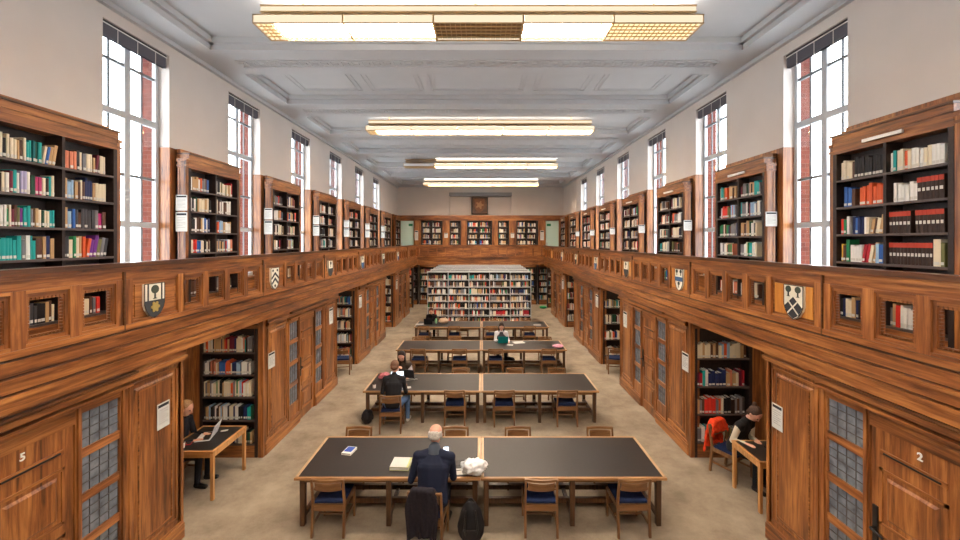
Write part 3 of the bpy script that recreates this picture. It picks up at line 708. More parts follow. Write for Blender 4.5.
# carved crest on the end wall
t = empty('carved_crest', (-.03, 25.95, 6.22), 0, 'square dark wooden panel with a carved shield high on the end wall', 'crest')
t.location = (-.05, 25.945, 6.22)
q = MB(); q.box(-.52, .52, -.03, 0, -.55, .55, 'oak_dark'); q.build('board', t)
q = MB(); q.box(-.52, .52, -.06, -.03, .48, .55, cm('#2b1a14')); q.box(-.52, .52, -.06, -.03, -.55, -.48, cm('#2b1a14')); q.box(-.52, -.45, -.06, -.03, -.55, .55, cm('#2b1a14')); q.box(.45, .52, -.06, -.03, -.55, .55, cm('#2b1a14')); q.build('frame', t)
RX = Matrix(((1, 0, 0, 0), (0, 0, -1, 0), (0, 1, 0, 0), (0, 0, 0, 1)))
q = MB(); q.prism([(x*2.1, y*2.0+.02) for x, y in SH], .03, .09, cm('#7d5138'), RX); q.build('carved_shield', t)
q = MB(); q.prism(circ(0, .05, .16, 12), .09, .13, cm('#a9805c'), RX)
for i in range(5): a = i*2*PI/5; q.prism(circ(.2*math.cos(a), .05+.2*math.sin(a), .06, 8), .09, .12, cm('#a9805c'), RX)
q.build('carving', t)

# ------------------------------------------------------------------ notices
def notice(x, y, z, s, w, h, label, face='side', grp='printed notices'):
    t = empty('notice', (x, y, z), 0, label, 'notice', grp)
    if face == 'side': Rm = Matrix(((0, 0, 1, 0), (1, 0, 0, 0), (0, 1, 0, 0), (0, 0, 0, 1))) if s < 0 else Matrix(((0, 0, -1, 0), (-1, 0, 0, 0), (0, 1, 0, 0), (0, 0, 0, 1)))
    else: Rm = RX
    q = MB(); rc = lambda a, b_, c, d: [(a, b_), (c, b_), (c, d), (a, d)]
    q.prism(rc(-w/2, -h/2, w/2, h/2), 0, .004, 'paper', Rm); q.build('sheet', t)
    q = MB(); q.prism(rc(-w/2+.015, h*.34, w/2-.015, h*.45), .004, .006, 'ink', Rm); q.build('header_band', t)
    q = MB()
    for i in range(7): q.prism(rc(-w/2+.03, h*.22-i*h*.085, w/2-.03-(.05 if i % 3 == 2 else 0), h*.235-i*h*.085), .004, .0052, 'grey_ink', Rm)
    q.build('text_lines', t)
XS = LOW+.0
notice(-XS+.026, 5.19, 1.80, -1, .20, .32, 'white notice on the oak panel before the nearest left alcove')
notice(XS-.026, 5.335, 1.71, 1, .19, .32, 'white notice on the oak panel before the nearest right alcove')
notice(-XS+.026, 7.86, 1.72, -1, .24, .30, 'white notice on the panel just past the nearest left alcove')
notice(XS-.026, 7.75, 1.72, 1, .24, .34, 'white notice on the panel just past the nearest right alcove')
notice(-5.10, 6.97, 1.76, -1, .24, .34, 'narrow notice inside the nearest left alcove') if False else None
notice(-XS+.026, 10.95, 2.0, -1, .26, .42, 'white notice before the second left alcove')
notice(XS-.026, 11.0, 1.9, 1, .26, .42, 'white notice before the second right alcove')
notice(-XS+.026, 13.6, 2.0, -1, .3, .42, 'white notice just past the second left alcove')
notice(XS-.026, 13.7, 2.0, 1, .3, .42, 'white notice just past the second right alcove')
notice(XS-.026, 19.5, 1.95, 1, .4, .45, 'white notice just past the third right alcove')
notice(-XS+.026, 19.4, 1.95, -1, .4, .45, 'white notice just past the third left alcove')
notice(-5.215, 7.0, 1.75, -1, .28, .40, 'white notice on the wall inside the nearest left alcove')
notice(5.215, 7.0, 1.75, 1, .28, .40, 'white notice on the wall inside the nearest right alcove')
for s in (-1, 1):
    for k in range(1, 7):
        y = 4.27+BAY*k-.07; x = s*(BC+.075); od = ['', 'second', 'third', 'fourth', 'fifth', 'sixth', 'seventh'][k]
        hs = [(4.66, .27), (4.33, .33)] if s < 0 else [(4.38, .25)]
        for j, (z, h) in enumerate(hs):
            notice(x, y, z, s, .20, h, '%snotice on the near end of the %s %s gallery bookcase' % (['upper ', 'lower '][j] if s < 0 else '', od, SIDES[s]), 'front', 'notices on the gallery bookcases')
for i, x in enumerate((-4.0, -2.15, 2.0, 3.85)):
    notice(x, 25.61, 4.35, 1, .22, .3 if i in (1, 2) else .6, 'notice on the far gallery wall, %s of four' % ['leftmost', 'second from left', 'third from left', 'rightmost'][i], 'front', 'notices on the far gallery wall')

# ------------------------------------------------------------------ reading tables and chairs
TH = .73; TX = .096-.02; TW = 2.575; TD = 1.22
def table(x0, x1, y0, label):
    t = empty('reading_table', ((x0+x1)/2, y0, 0), 0, label, 'table', 'long reading tables'); a = (x1-x0)/2
    q = MB(); e = .045
    q.box(-a, a, 0, e, TH-.035, TH, 'edge_x'); q.box(-a, a, TD-e, TD, TH-.035, TH, 'edge_x'); q.box(-a, -a+e, e, TD-e, TH-.035, TH, 'edge_y'); q.box(a-e, a, e, TD-e, TH-.035, TH, 'edge_y')
    q.build('table_edge', t, bevel=.006)
    q = MB(); q.box(-a+e, a-e, e, TD-e, TH-.03, TH-.001, 'leather'); q.build('tabletop', t)
    q = MB()
    for yy in (.10, TD-.12): q.box(-a+.07, a-.07, yy, yy+.022, TH-.115, TH-.035, 'furn_x')
    for xx in (-a+.07, -.011, a-.092): q.box(xx, xx+.022, .12, TD-.12, TH-.11, TH-.035, 'furn')
    q.build('apron', t)
    for xx in (-a+.075, 0, a-.075):
        for yy in (.13, TD-.13):
            q = MB(); q.leg((xx, yy, TH-.035), (xx, yy, 0), .075, .075, 'furn_d', .065); q.build('leg', t, bevel=.006)
    q = MB(); q.box(-a+.075, a-.075, .42, .47, .12, .19, 'furn_d'); q.box(-a+.075, a-.075, TD-.47, TD-.42, .12, .19, 'furn_d')
    for xx in (-a+.075, 0, a-.075): q.box(xx-.025, xx+.025, .15, TD-.15, .10, .15, 'furn_d')
    q.build('stretcher', t)
rows = [5.65, 8.92, 12.3, 15.55]
for i, y in enumerate(rows):
    nm = ['nearest', 'second', 'third', 'farthest'][i]
    table(TX-TW, TX-.004, y, 'long black-topped oak reading table, left half of the %s row' % nm)
    table(TX+.004, TX+TW, y, 'long black-topped oak reading table, right half of the %s row' % nm)

def chair_proto(m='furn', mx='furn_x'):
    o = empty('library_chair', (0, 0, 0), 0, 'x', 'chair'); w = .215
    for sx in (-1, 1):
        q = MB(); q.leg((sx*w, -.235, 0), (sx*w, -.20, .44), .034, .04, m); q.leg((sx*w, -.20, .44), (sx*(w-.005), -.255, .80), .034, .036, m, .028); q.build('leg', o, bevel=.004)
        q = MB(); q.leg((sx*w, .21, .42), (sx*w, .215, 0), .036, .036, m, .03); q.build('leg', o, bevel=.004)
    q = MB()      # seat frame
    q.box(-w, w, -.215, -.185, .345, .43, mx); q.box(-w, w, .195, .225, .37, .43, mx); q.box(-w-.01, -w+.02, -.2, .21, .37, .43, m); q.box(w-.02, w+.01, -.2, .21, .37, .43, m); q.build('seat_frame', o, bevel=.003)
    q = MB(); q.box(-w+.008, w-.008, -.18, .225, .425, .465, 'blue_seat'); q.build('seat', o, bevel=.012)
    def curved(z0, z1, ww, th, y, sag, m):
        q = MB(); n = 8
        for i in range(n):
            a = -1+2*i/n; c = -1+2*(i+1)/n; f = lambda t: y-sag*(1-t*t)
            v = []
            for t in (a, c):
                for z in (z0, z1):
                    dy = -.055*(z-.44)/.36
                    v += [(t*ww, f(t)+dy, z), (t*ww, f(t)+dy+th, z)]
            fs = [(0, 1, 3, 2), (4, 6, 7, 5), (0, 4, 5, 1), (2, 3, 7, 6), (0, 2, 6, 4), (1, 5, 7, 3)]
            q.add(v, fs, m, None, False)
        return q
    curved(.765, .80, w, .028, -.205, .03, mx).build('top_rail', o)
    curved(.635, .745, w*.82, .02, -.20, .03, mx).build('backrest', o)
    q = MB(); q.box(-w, w, -.212, -.19, .63, .65, mx); q.build('back_rail', o)
    q = MB(); q.box(-w, -w+.02, -.2, .2, .16, .19, m); q.box(w-.02, w, -.2, .2, .16, .19, m); q.box(-w, w, -.01, .01, .165, .185, mx); q.build('stretcher', o)
    return o
proto = chair_proto(); first_chair = [True]
def put_chair(x, y, rz, label, grp):
    if first_chair[0]:
        first_chair[0] = False; proto.location = (x, y, 0); proto.rotation_euler = (0, 0, rz); proto['label'] = label; proto['group'] = grp; return proto
    return dup(proto, (x, y, 0), rz, label, grp)
G = 'chairs along the reading tables'
front = [[-1.98, None, .90, 2.14], [None, -.49, .57, 1.93], [-1.80, -.58, .50, 2.10], [-2.1, -.95, .45, 1.9]]
far = [[-2.02, -.36, .72, 2.12], [None, -.43, .93, 1.99], [-2.0, -.8, None, 2.2], [None, -.7, .6, 1.9]]
rn = ['nearest', 'second', 'third', 'farthest']; pn = ['leftmost', 'second from left', 'third from left', 'rightmost']
for i, y in enumerate(rows):
    for j, x in enumerate(front[i]):
        if x is not None: put_chair(x, y+.13 + (0 if i else -.02), R.uniform(-.04, .04), 'empty blue-seated chair, near side of the %s table row, %s' % (rn[i], pn[j]), G)
    for j, x in enumerate(far[i]):
        if x is not None: put_chair(x, y+TD-.06, PI+R.uniform(-.05, .05), 'empty blue-seated chair, far side of the %s table row, %s' % (rn[i], pn[j]), G)
# occupied chairs
put_chair(-.61, 5.47, -.10, 'oak chair with a dark coat on it, under the bald man', G)
put_chair(-1.82, 8.74, .05, 'oak chair under the jeans-wearing reader with back turned, second table row', G)
put_chair(-1.86, rows[1]+TD+.20, PI, 'chair under the young woman facing the camera, second table row', G)
put_chair(.73, rows[2]+TD+.20, PI, 'chair under the reader with the teal laptop, third table row', G)
put_chair(-1.95, rows[3]+TD+.20, PI, 'chair under the dark-clothed reader at the farthest table row', G)
put_chair(-4.93, 6.80, -PI/2, 'chair under the person with a silver laptop in the left alcove', 'chairs in the alcoves')
rF = math.atan2(-.45, -.89)
put_chair(4.37, 7.03, rF, 'chair with an orange jacket on its back in the right alcove', 'chairs in the alcoves')
put_chair(-4.12, 12.45, .2, 'empty chair at the mouth of the second left alcove', 'chairs in the alcoves')
put_chair(4.15, 12.5, -.2, 'empty chair at the mouth of the second right alcove', 'chairs in the alcoves')

def desk(x0, x1, y0, y1, z, label, rz=0):
    t = empty('alcove_desk', ((x0+x1)/2, (y0+y1)/2, 0), rz, label, 'desk', 'small desks in the alcoves'); a = (x1-x0)/2; c = (y1-y0)/2; e = .04
    q = MB(); q.box(-a, a, -c, -c+e, z-.03, z, 'beech_x'); q.box(-a, a, c-e, c, z-.03, z, 'beech_x'); q.box(-a, -a+e, -c+e, c-e, z-.03, z, 'beech'); q.box(a-e, a, -c+e, c-e, z-.03, z, 'beech')
    q.box(-a+.01, a-.01, -c+.01, -c+.03, z-.10, z-.03, 'beech_x'); q.box(-a+.01, a-.01, c-.03, c-.01, z-.10, z-.03, 'beech_x'); q.box(-a+.01, -a+.03, -c+.03, c-.03, z-.10, z-.03, 'beech'); q.box(a-.03, a-.01, -c+.03, c-.03, z-.10, z-.03, 'beech')
    q.build('desk_frame', t)
    q = MB(); q.box(-a+e, a-e, -c+e, c-e, z-.028, z-.001, 'leather'); q.build('desktop', t)
    for sx in (-1, 1):
        for sy in (-1, 1): q = MB(); q.leg((sx*(a-.03), sy*(c-.03), z-.03), (sx*(a-.03), sy*(c-.03), 0), .05, .05, 'beech', .042); q.build('leg', t, bevel=.004)
desk(-4.80, -4.035, 6.30, 7.20, .76, 'pale oak desk with a silver laptop in the left alcove')
desk(4.16, 5.05, 6.00, 6.68, .76, 'pale oak desk with a black bag in the right alcove')

# ------------------------------------------------------------------ people
def cap_rings(bm, p0, p1, r0, r1, side=Vector((1, 0, 0)), n=14):
    p0 = Vector(p0); p1 = Vector(p1); d = (p1-p0); L = d.length; d = d/L if L > 1e-6 else Vector((0, 0, 1))
    sd = side-d*side.dot(d)
    if sd.length < .2: sd = Vector((0, 1, 0))-d*d.y
    sd.normalize(); up = d.cross(sd)
    rings = []
    for k in range(1, 5): a = PI/2*k/4; rings.append((p0-d*(math.cos(a)*min(r0)), math.sin(a), r0))
    for k in range(0, 4): a = PI/2*k/4; rings.append((p1+d*(math.sin(a)*min(r1)), math.cos(a), r1))
    vs = []
    for c, k, r in rings: vs.append([bm.verts.new(c+sd*(r[0]*k*math.cos(t))+up*(r[1]*k*math.sin(t))) for t in [2*PI*i/n for i in range(n)]])
    for A, B in zip(vs, vs[1:]):
        for i in range(n): bm.faces.new((A[i], A[(i+1) % n], B[(i+1) % n], B[i]))
    c0 = bm.verts.new(p0-d*min(r0)); c1 = bm.verts.new(p1+d*min(r1))
    for i in range(n): bm.faces.new((c0, vs[0][(i+1) % n], vs[0][i])); bm.faces.new((c1, vs[-1][i], vs[-1][(i+1) % n]))
def apply_mods(bm, name, mods, mats):
    me = bpy.data.meshes.new('t'); bmesh.ops.recalc_face_normals(bm, faces=bm.faces); bm.to_mesh(me); bm.free(); o = bpy.data.objects.new('t', me); C.objects.link(o)
    for ty, kw in mods:
        m = o.modifiers.new('m', ty)
        for k, v in kw.items(): setattr(m, k, v)
    bpy.context.view_layer.update()
    r = bpy.data.meshes.new_from_object(o.evaluated_get(bpy.context.evaluated_depsgraph_get())); bpy.data.objects.remove(o); bpy.data.meshes.remove(me)
    r.name = name; r.materials.clear()
    for m in mats: r.materials.append(m)
    r.polygons.foreach_set('use_smooth', [True]*len(r.polygons)); return r
def person(loc, rz, label, top, legs, hair, skin='#d9a48c', lean=.1, headp=.35, heady=0, hands=((.16, .38, .76), (-.16, .38, .76)), vest=None, hairstyle='short', sleeves=None, shoes='#1d1c1c', sc=1.0, knee=.0, feet=.0, vox=.010, wide=1.0, elbow_out=.06, collar=None):
    V = Vector; caps = []; cs = []
    def add(p0, p1, r0, r1, m, side=V((1, 0, 0))):
        r0 = (r0, r0) if not isinstance(r0, tuple) else r0; r1 = (r1, r1) if not isinstance(r1, tuple) else r1
        caps.append((V(p0), V(p1), r0, r1, m, side))
    pel = V((0, 0, .55)); ax = V((0, math.sin(lean), math.cos(lean)))
    waist = pel+ax*.16; chest = pel+ax*.36; neck = pel+ax*.53+V((0, .02, 0)); nb = neck+V((0, math.sin(lean+.2)*.06, .05))
    add(pel, waist, (.165*wide, .12), (.145*wide, .105), 1); add(waist, chest, (.145*wide, .105), (.165*wide, .115), 1); add(chest, neck-ax*.03, (.165*wide, .115), (.10, .075), 1)
    add(neck, nb, .055, .052, 0)
    Mh = Matrix.Translation(nb) @ Matrix.Rotation(heady, 4, 'Z') @ Matrix.Rotation(-headp, 4, 'X')
    hk = 1.1; hd = lambda x, y, z: Mh @ V((x*hk, y*hk, z*hk))
    hs = (Mh.to_3x3() @ V((1, 0, 0)))
    add(hd(0, .0, .13), hd(0, -.005, .155), (.084, .103), (.082, .101), 0, hs)
    add(hd(0, .035, .07), hd(0, .02, .12), (.057, .055), (.072, .074), 0, hs)
    add(hd(0, .098, .095), hd(0, .088, .125), .013, .009, 0, hs)
    for e in (-1, 1): add(hd(e*.076, -.005, .095), hd(e*.08, -.01, .125), (.008, .016), (.008, .018), 0, hs)
    for i, sx in enumerate((1, -1)):
        sh = neck-ax*.055+V((sx*.165*wide, 0, 0)); h = V(hands[i]); mid = (sh+h)/2
        d = (h-sh); L = d.length; ua, fa = .29, .26
        if L > ua+fa-.01: h = sh+d*((ua+fa-.01)/L); d = h-sh; L = d.length
        a = (ua*ua-fa*fa+L*L)/(2*L); hh = math.sqrt(max(0, ua*ua-a*a)); dn_ = d/L
        pole = V((sx*elbow_out*4, -.25, -.9)); pole = (pole-dn_*pole.dot(dn_)).normalized(); el = sh+dn_*a+pole*hh
        m_s = 3 if sleeves else 1
        add(neck+V((sx*.03, 0, .0)), sh+V((-sx*.02, 0, .0)), .05, .055, 1); add(chest+V((sx*.05, 0, 0)), sh+V((-sx*.02, 0, -.03)), (.09, .09), (.07, .06), 1)
        add(neck-ax*.05+V((sx*.06, 0, 0)), sh, .065, .062, 1 if not sleeves else 1)
        add(sh, el, .056, .044, m_s); add(el, h-(h-el).normalized()*.05, .043, .03, m_s); fd = (h-el).normalized()
        add(h-fd*.05, h, (.026, .02), (.028, .016), 0)
        fl = V((fd.x, fd.y, 0)); fl = fl.normalized() if fl.length > .2 else V((0, 1, 0)); sdv = V((fl.y, -fl.x, 0)); dwn = V((0, 0, -1))
        add(h, h+fl*.06, (.036, .014), (.038, .012), 0, sdv)
        for k in range(4):
            b0 = h+fl*.07+sdv*((k-1.5)*.019); ln = (.062, .072, .068, .052)[k if sx < 0 else 3-k]
            k1 = b0+fl*ln*.55+V((0, 0, .004)); k2 = k1+fl*ln*.4+dwn*.018
            add(b0, k1, .0095, .009, 0); add(k1, k2, .009, .008, 0)
        th0 = h+fl*.015+sdv*(-sx*.028); add(th0, th0+fl*.035-sdv*sx*.022, .012, .010, 0); add(th0+fl*.035-sdv*sx*.022, th0+fl*.065-sdv*sx*.02+dwn*.006, .010, .009, 0)
    for i, sx in enumerate((1, -1)):
        hip = pel+V((sx*.09, .01, -.02)); kn = V((sx*(.12+knee), .43, .52)); an = V((sx*(.12+knee*1.1), .40+feet, .10)); toe = V((sx*(.14+knee*1.1), .55+feet, .045))
        add(hip, kn, .088, .062, 2); add(kn, an, .058, .042, 2); add(an+V((0, -.02, -.045)), toe, (.038, .045), (.04, .032), 4)
    bm = bmesh.new()
    for c in caps: cap_rings(bm, c[0]*sc, c[1]*sc, (c[2][0]*sc, c[2][1]*sc), (c[3][0]*sc, c[3][1]*sc), c[5])
    mats = [cm(skin, .55), cm(top, .8), cm(legs, .85), cm(sleeves or top, .8), cm(shoes, .5)]
    me = apply_mods(bm, 'person', [('REMESH', dict(mode='VOXEL', voxel_size=vox)), ('SMOOTH', dict(factor=.5, iterations=3))], mats)
    segs = [(c[0]*sc, (c[1]-c[0])*sc, max((c[1]-c[0]).length_squared*sc*sc, 1e-9), (sum(c[2])+sum(c[3]))/4*sc, c[4]) for c in caps]
    idx = []
    for p in me.polygons:
        ce = p.center; best = 9; bi = 0
        for a, d, l2, r, m in segs:
            q = ce-a; t = max(0, min(1, q.dot(d)/l2)); v = (q-d*t).length-r
            if v < best: best = v; bi = m
        idx.append(bi)
    me.polygons.foreach_set('material_index', idx)
    body = bpy.data.objects.new('person', me); C.objects.link(body); body.location = loc; body.rotation_euler = (0, 0, rz); tag(body, label, 'person', 'readers in the hall')
    # hair
    bm = bmesh.new()
    H_ = lambda *a: hd(*a)*sc
    S = lambda a, b: (a*sc*1.1, b*sc*1.1)
    if hairstyle != 'bald':
        cap_rings(bm, H_(0, -.022, .155), H_(0, -.014, .168), S(.083, .090), S(.081, .088), hs, 18)
        cap_rings(bm, H_(0, -.045, .10), H_(0, -.03, .15), S(.074, .055), S(.08, .07), hs, 18)
    else:
        for e in (-1, 1): cap_rings(bm, H_(e*.066, -.03, .10), H_(e*.062, -.045, .14), S(.018, .035), S(.018, .035), hs, 10)
        cap_rings(bm, H_(0, -.07, .08), H_(0, -.075, .13), S(.06, .026), S(.058, .028), hs, 14)
    if hairstyle == 'long':
        for e in (-1, 1): cap_rings(bm, H_(e*.068, .01, .13), H_(e*.072, .03, -.02), S(.022, .035), S(.018, .025), hs, 10)
        cap_rings(bm, H_(0, -.07, .12), H_(0, -.075, -.05), S(.075, .035), S(.06, .025), hs, 12)
    if hairstyle == 'bun': cap_rings(bm, H_(0, -.09, .22), H_(0, -.10, .235), S(.034, .034), S(.03, .03), hs, 12)
    me = apply_mods(bm, 'hair', [('REMESH', dict(mode='VOXEL', voxel_size=.009)), ('SMOOTH', dict(factor=.5, iterations=2))], [mat('hair_'+hair.strip('#'), hair, .6, .4, noise=.3, scale=60)])
    o = bpy.data.objects.new('hair', me); C.objects.link(o); o.parent = body
    if collar:
        bm = bmesh.new(); cap_rings(bm, (neck-V((0, .0, .015)))*sc, (neck+V((0, .01, .035)))*sc, S(.088, .078), S(.070, .066))
        o = bpy.data.objects.new('collar', apply_mods(bm, 'collar', [], [cm(collar, .85)])); C.objects.link(o); o.parent = body; o['label'] = 'grey scarf at the collar'
    # eyes, mouth
    for e in (-1, 1):
        bm = bmesh.new(); cap_rings(bm, H_(e*.03, .078, .128), H_(e*.03, .083, .128), S(.013, .009), S(.010, .007), hs, 10)
        o = bpy.data.objects.new('eye', apply_mods(bm, 'eye', [], [cm('#2a2522', .3)])); C.objects.link(o); o.parent = body
    bm = bmesh.new(); cap_rings(bm, H_(-.018, .084, .065), H_(.018, .084, .065), S(.006, .005), S(.006, .005), V((0, 0, 1)), 8)
    o = bpy.data.objects.new('mouth', apply_mods(bm, 'mouth', [], [cm('#a8594f', .5)])); C.objects.link(o); o.parent = body
    if vest:
        bm = bmesh.new(); cap_rings(bm, (waist-ax*.04)*sc, (chest)*sc, S(.155*wide, .115), S(.172*wide, .125)); cap_rings(bm, chest*sc, (neck-ax*.05)*sc, S(.172*wide, .125), S(.09, .08))
        me = apply_mods(bm, 'vest', [('REMESH', dict(mode='VOXEL', voxel_size=.012)), ('SMOOTH', dict(factor=.5, iterations=2))], [cm(vest, .85)])
        o = bpy.data.objects.new('vest', me); C.objects.link(o); o.parent = body
    return body
PA = person((-.57, 5.44, -.05), -.06, 'bald grey-haired man in a dark navy jacket, back to the camera, at the nearest table', '#161d33', '#20242e', '#b5b0aa', skin='#d2a08a', lean=.30, headp=.45, hairstyle='bald', hands=((.14, .42, .84), (-.24, .36, .76)), wide=1.25, sc=1.10, vox=.008, collar='#4a525e')
person((-1.80, 8.72, -.03), .05, 'reader in black jacket and blue jeans, back to the camera, at the second table row', '#1b1a1e', '#5877a3', '#6b4c38', lean=.28, headp=.5, hands=((.2, .42, .76), (-.2, .42, .76)), shoes='#e6e3dc', knee=.12, feet=.0, wide=1.1, sc=1.04, vox=.009)
person((-1.86, rows[1]+TD+.10, -.02), PI, 'young woman with dark hair and pale sleeves facing the camera, hand at her mouth', '#46392f', '#26262c', '#2c201c', lean=.30, headp=.55, hands=((.06, .36, .99), (-.2, .40, .76)), sleeves='#d8d3d6', hairstyle='long', vox=.009)
person((.73, rows[2]+TD+.10, -.02), PI, 'reader in white top and dark waistcoat behind the teal laptop, third table row', '#dcdce2', '#2a2a30', '#33251f', lean=.28, headp=.55, hands=((.12, .38, .84), (-.22, .40, .77)), vest='#4a4a55', hairstyle='long', vox=.010)
person((-1.95, rows[3]+TD+.10, -.02), PI, 'reader in dark clothes leaning over the left end of the farthest table row', '#1f1a1c', '#1c1c20', '#5a3425', lean=.42, headp=.6, hands=((.18, .42, .76), (-.22, .42, .76)), hairstyle='short', vox=.010)
person((-4.93, 6.78, -.02), -PI/2, 'person in a dark jumper typing on a silver laptop in the left alcove', '#1f1d22', '#17161a', '#a98058', lean=.10, headp=.35, hands=((.14, .38, .79), (-.10, .38, .79)), hairstyle='short', shoes='#141414', vox=.009)
person((4.40, 6.98, -.02), rF, 'woman with hair bun, beige sleeves and black top at the right alcove desk', '#201e20', '#1b1b1e', '#4b3428', lean=.34, headp=.75, hands=((.26, .36, .78), (.0, .36, .78)), sleeves='#c4bba6', hairstyle='bun', vox=.008)

# ------------------------------------------------------------------ clothes, bags and things on the tables
def cloth_over(loc, rz, w, back, frnt, zt, col, label, cat, name, puff=0, seed=1, th=.018):
    """a garment hung over a chair back: back panel, fold over the rail, short front panel"""
    rr = random.Random(seed); bm = bmesh.new(); nx, ny = 22, 30; L = back+frnt+.06; g = []
    ph = [rr.uniform(0, 6) for _ in range(4)]
    for j in range(ny+1):
        t = L*j/ny; row = []
        for i in range(nx+1):
            u = i/nx*2-1; drop = max(0, abs(u)-.72)*.35*(1 if j < ny*.8 else .4)
            if t < back: y = -.035; z = zt-(back-t)
            elif t < back+.06: a = (t-back)/.06*PI; y = -.035*math.cos(a); z = zt+.02*math.sin(a)
            else: y = .035; z = zt-(t-back-.06)
            k = 1-min(1, abs(z-zt)/.08)*1
            amp = (.014+.03*max(0, (zt-z))/max(back, .1))
            y += -abs(amp*math.sin(u*7+ph[0]+z*5)+amp*.5*math.sin(u*15+ph[1])) if y < 0 else amp*.2*math.sin(u*9+ph[2])
            if puff: y += (-puff if y < 0 else puff)*abs(math.sin(z*38+math.sin(u*5)*.6))*.6
            x = u*w/2*(1+.10*math.sin(z*6+ph[3])-.12*max(0, 1-(zt-z)/.1)); z -= drop
            row.append(bm.verts.new((x, y, z)))
        g.append(row)
    for A, B in zip(g, g[1:]):
        for i in range(nx): bm.faces.new((A[i], A[i+1], B[i+1], B[i]))
    me = apply_mods(bm, name, [('SOLIDIFY', dict(thickness=th, offset=0)), ('SUBSURF', dict(levels=1))], [mat(name+'_cloth', col, .85, .25, noise=.2, scale=30)])
    o = bpy.data.objects.new(name, me); C.objects.link(o); o.location = loc; o.rotation_euler = (0, 0, rz); return tag(o, label, cat)
co = cloth_over((-.66, 5.225, 0), -.10, .40, .58, .18, .835, '#211d24', 'dark coat hung over the back of the bald man\'s chair', 'coat', 'coat', seed=3)
d_ = Vector((math.cos(rF+PI/2), math.sin(rF+PI/2), 0)); cb = Vector((4.37, 7.03, 0))-d_*.25
cloth_over((cb.x, cb.y, 0), rF, .46, .46, .2, .84, '#e0431f', 'bright orange padded jacket hung on the chair in the right alcove', 'jacket', 'padded_jacket', puff=.035, seed=5, th=.035)

def blob(name, loc, r, col, label, cat, seed=0, amp=.12, rz=0, taper=0, flat=True, rough=.7, fn=None, sub=4):
    bm = bmesh.new(); bmesh.ops.create_icosphere(bm, subdivisions=sub, radius=1)
    from mathutils import noise
    for v in bm.verts:
        n = noise.noise(v.co*2.2+Vector((seed*3.1, 0, 0)))*amp*2+noise.noise(v.co*5+Vector((0, seed*1.7, 0)))*amp
        v.co *= 1+n
        if taper: k = 1-taper*max(0, v.co.z); v.co.x *= k; v.co.y *= k
        if fn: fn(v)
        v.co.x *= r[0]; v.co.y *= r[1]; v.co.z *= r[2]
        v.co.z += r[2]
        if flat: v.co.z = max(0, v.co.z)
    mn = min(v.co.z for v in bm.verts)
    for v in bm.verts: v.co.z -= mn
    me = apply_mods(bm, name, [], [mat(name+'_m', col, rough, .3, noise=.12, scale=20)])
    o = bpy.data.objects.new(name, me); C.objects.link(o); o.location = loc; o.rotation_euler = (0, 0, rz); return tag(o, label, cat)
def strap(o, pts, m, name='strap', r=.012):
    q = MB(); q.tube(pts, r, m, 6); q.build(name, o)
bp = blob('backpack', (-.05, 5.42, 0), (.17, .12, .29), '#191719', 'black backpack standing on the floor beside the bald man', 'bag', 2, .06, taper=.25)
strap(bp, [(-.06, -.11, .12), (-.08, -.15, .3), (-.06, -.10, .50)], 'dark'); strap(bp, [(.06, -.11, .12), (.09, -.15, .3), (.06, -.10, .50)], 'dark'); strap(bp, [(-.04, 0, .56), (0, 0, .60), (.04, 0, .56)], 'dark', 'handle')
q = MB(); q.box(-.11, .11, -.135, -.09, .06, .26, cm('#232022', .7)); q.build('front_pocket', bp, bevel=.02)
blob('carrier_bag', (-.02, 5.76, TH), (.18, .12, .10), '#dfe0e2', 'crumpled white carrier bag at the join of the nearest tables', 'bag', 7, .16, rough=.4)
blob('dark_bag', (-2.42, 9.0, 0), (.12, .15, .15), '#1c191b', 'black bag on the floor by the left end of the second table row', 'bag', 4, .08)
blob('pink_bag', (2.42, 12.55, TH), (.16, .10, .055), '#d99bb0', 'soft pink pouch on the right end of the third table row', 'pouch', 9, .1)
blob('floor_bag', (.95, rows[2]+TD-.2, 0), (.22, .15, .12), '#1a1a1d', 'black bag on the floor under the third table row', 'bag', 11, .1)
blob('patterned_scarf', (-2.22, 9.74, TH), (.13, .12, .07), '#b86a72', 'crumpled red and white scarf on the second table row', 'scarf', 12, .2)
blob('beige_bag', (-1.42, 16.25, TH), (.19, .15, .11), '#b79a80', 'round beige bag on the farthest table row', 'bag', 13, .1)
blob('green_bottle', (-1.72, 16.2, TH), (.05, .05, .11), '#7fb08a', 'pale green bottle beside the beige bag, farthest table row', 'bottle', 14, .02)

def flat_book(loc, rz, w, d, t, col, label, cat='book', name='book', top=None):
    o = empty(name, loc, rz, label, cat)
    q = MB(); q.box(-w/2, w/2, -d/2, d/2, 0, .004, col); q.box(-w/2, w/2, -d/2, d/2, t-.004, t, col); q.box(-w/2, -w/2+.005, -d/2, d/2, .004, t-.004, col); q.build('cover', o)
    q = MB(); q.box(-w/2+.005, w/2-.006, -d/2+.006, d/2-.006, .004, t-.004, 'paper'); q.build('page_block', o)
    if top: q = MB(); q.box(-w/2+top[1], w/2-top[2], -d/2+top[3], d/2-top[4], t, t+.001, top[0]); q.build('cover_print', o)
    return o
flat_book((-1.96, 6.36, TH), -.2, .15, .21, .03, cm('#e3e0d8'), 'blue and white paperback lying on the left nearest table', top=(cm('#2f4fa8', .4), .01, .02, .05, .01))
def papers(loc, rz, w, d, n, label, cat='papers', name='paper_stack', grp=None, col='paper'):
    o = empty(name, loc, rz, label, cat, grp); rr = random.Random(n)
    for i in range(n):
        q = MB(); ox, oy = rr.uniform(-.012, .012), rr.uniform(-.012, .012); q.box(-w/2+ox, w/2+ox, -d/2+oy, d/2+oy, i*.004, i*.004+.0035, col); q.build('sheet', o)
    return o
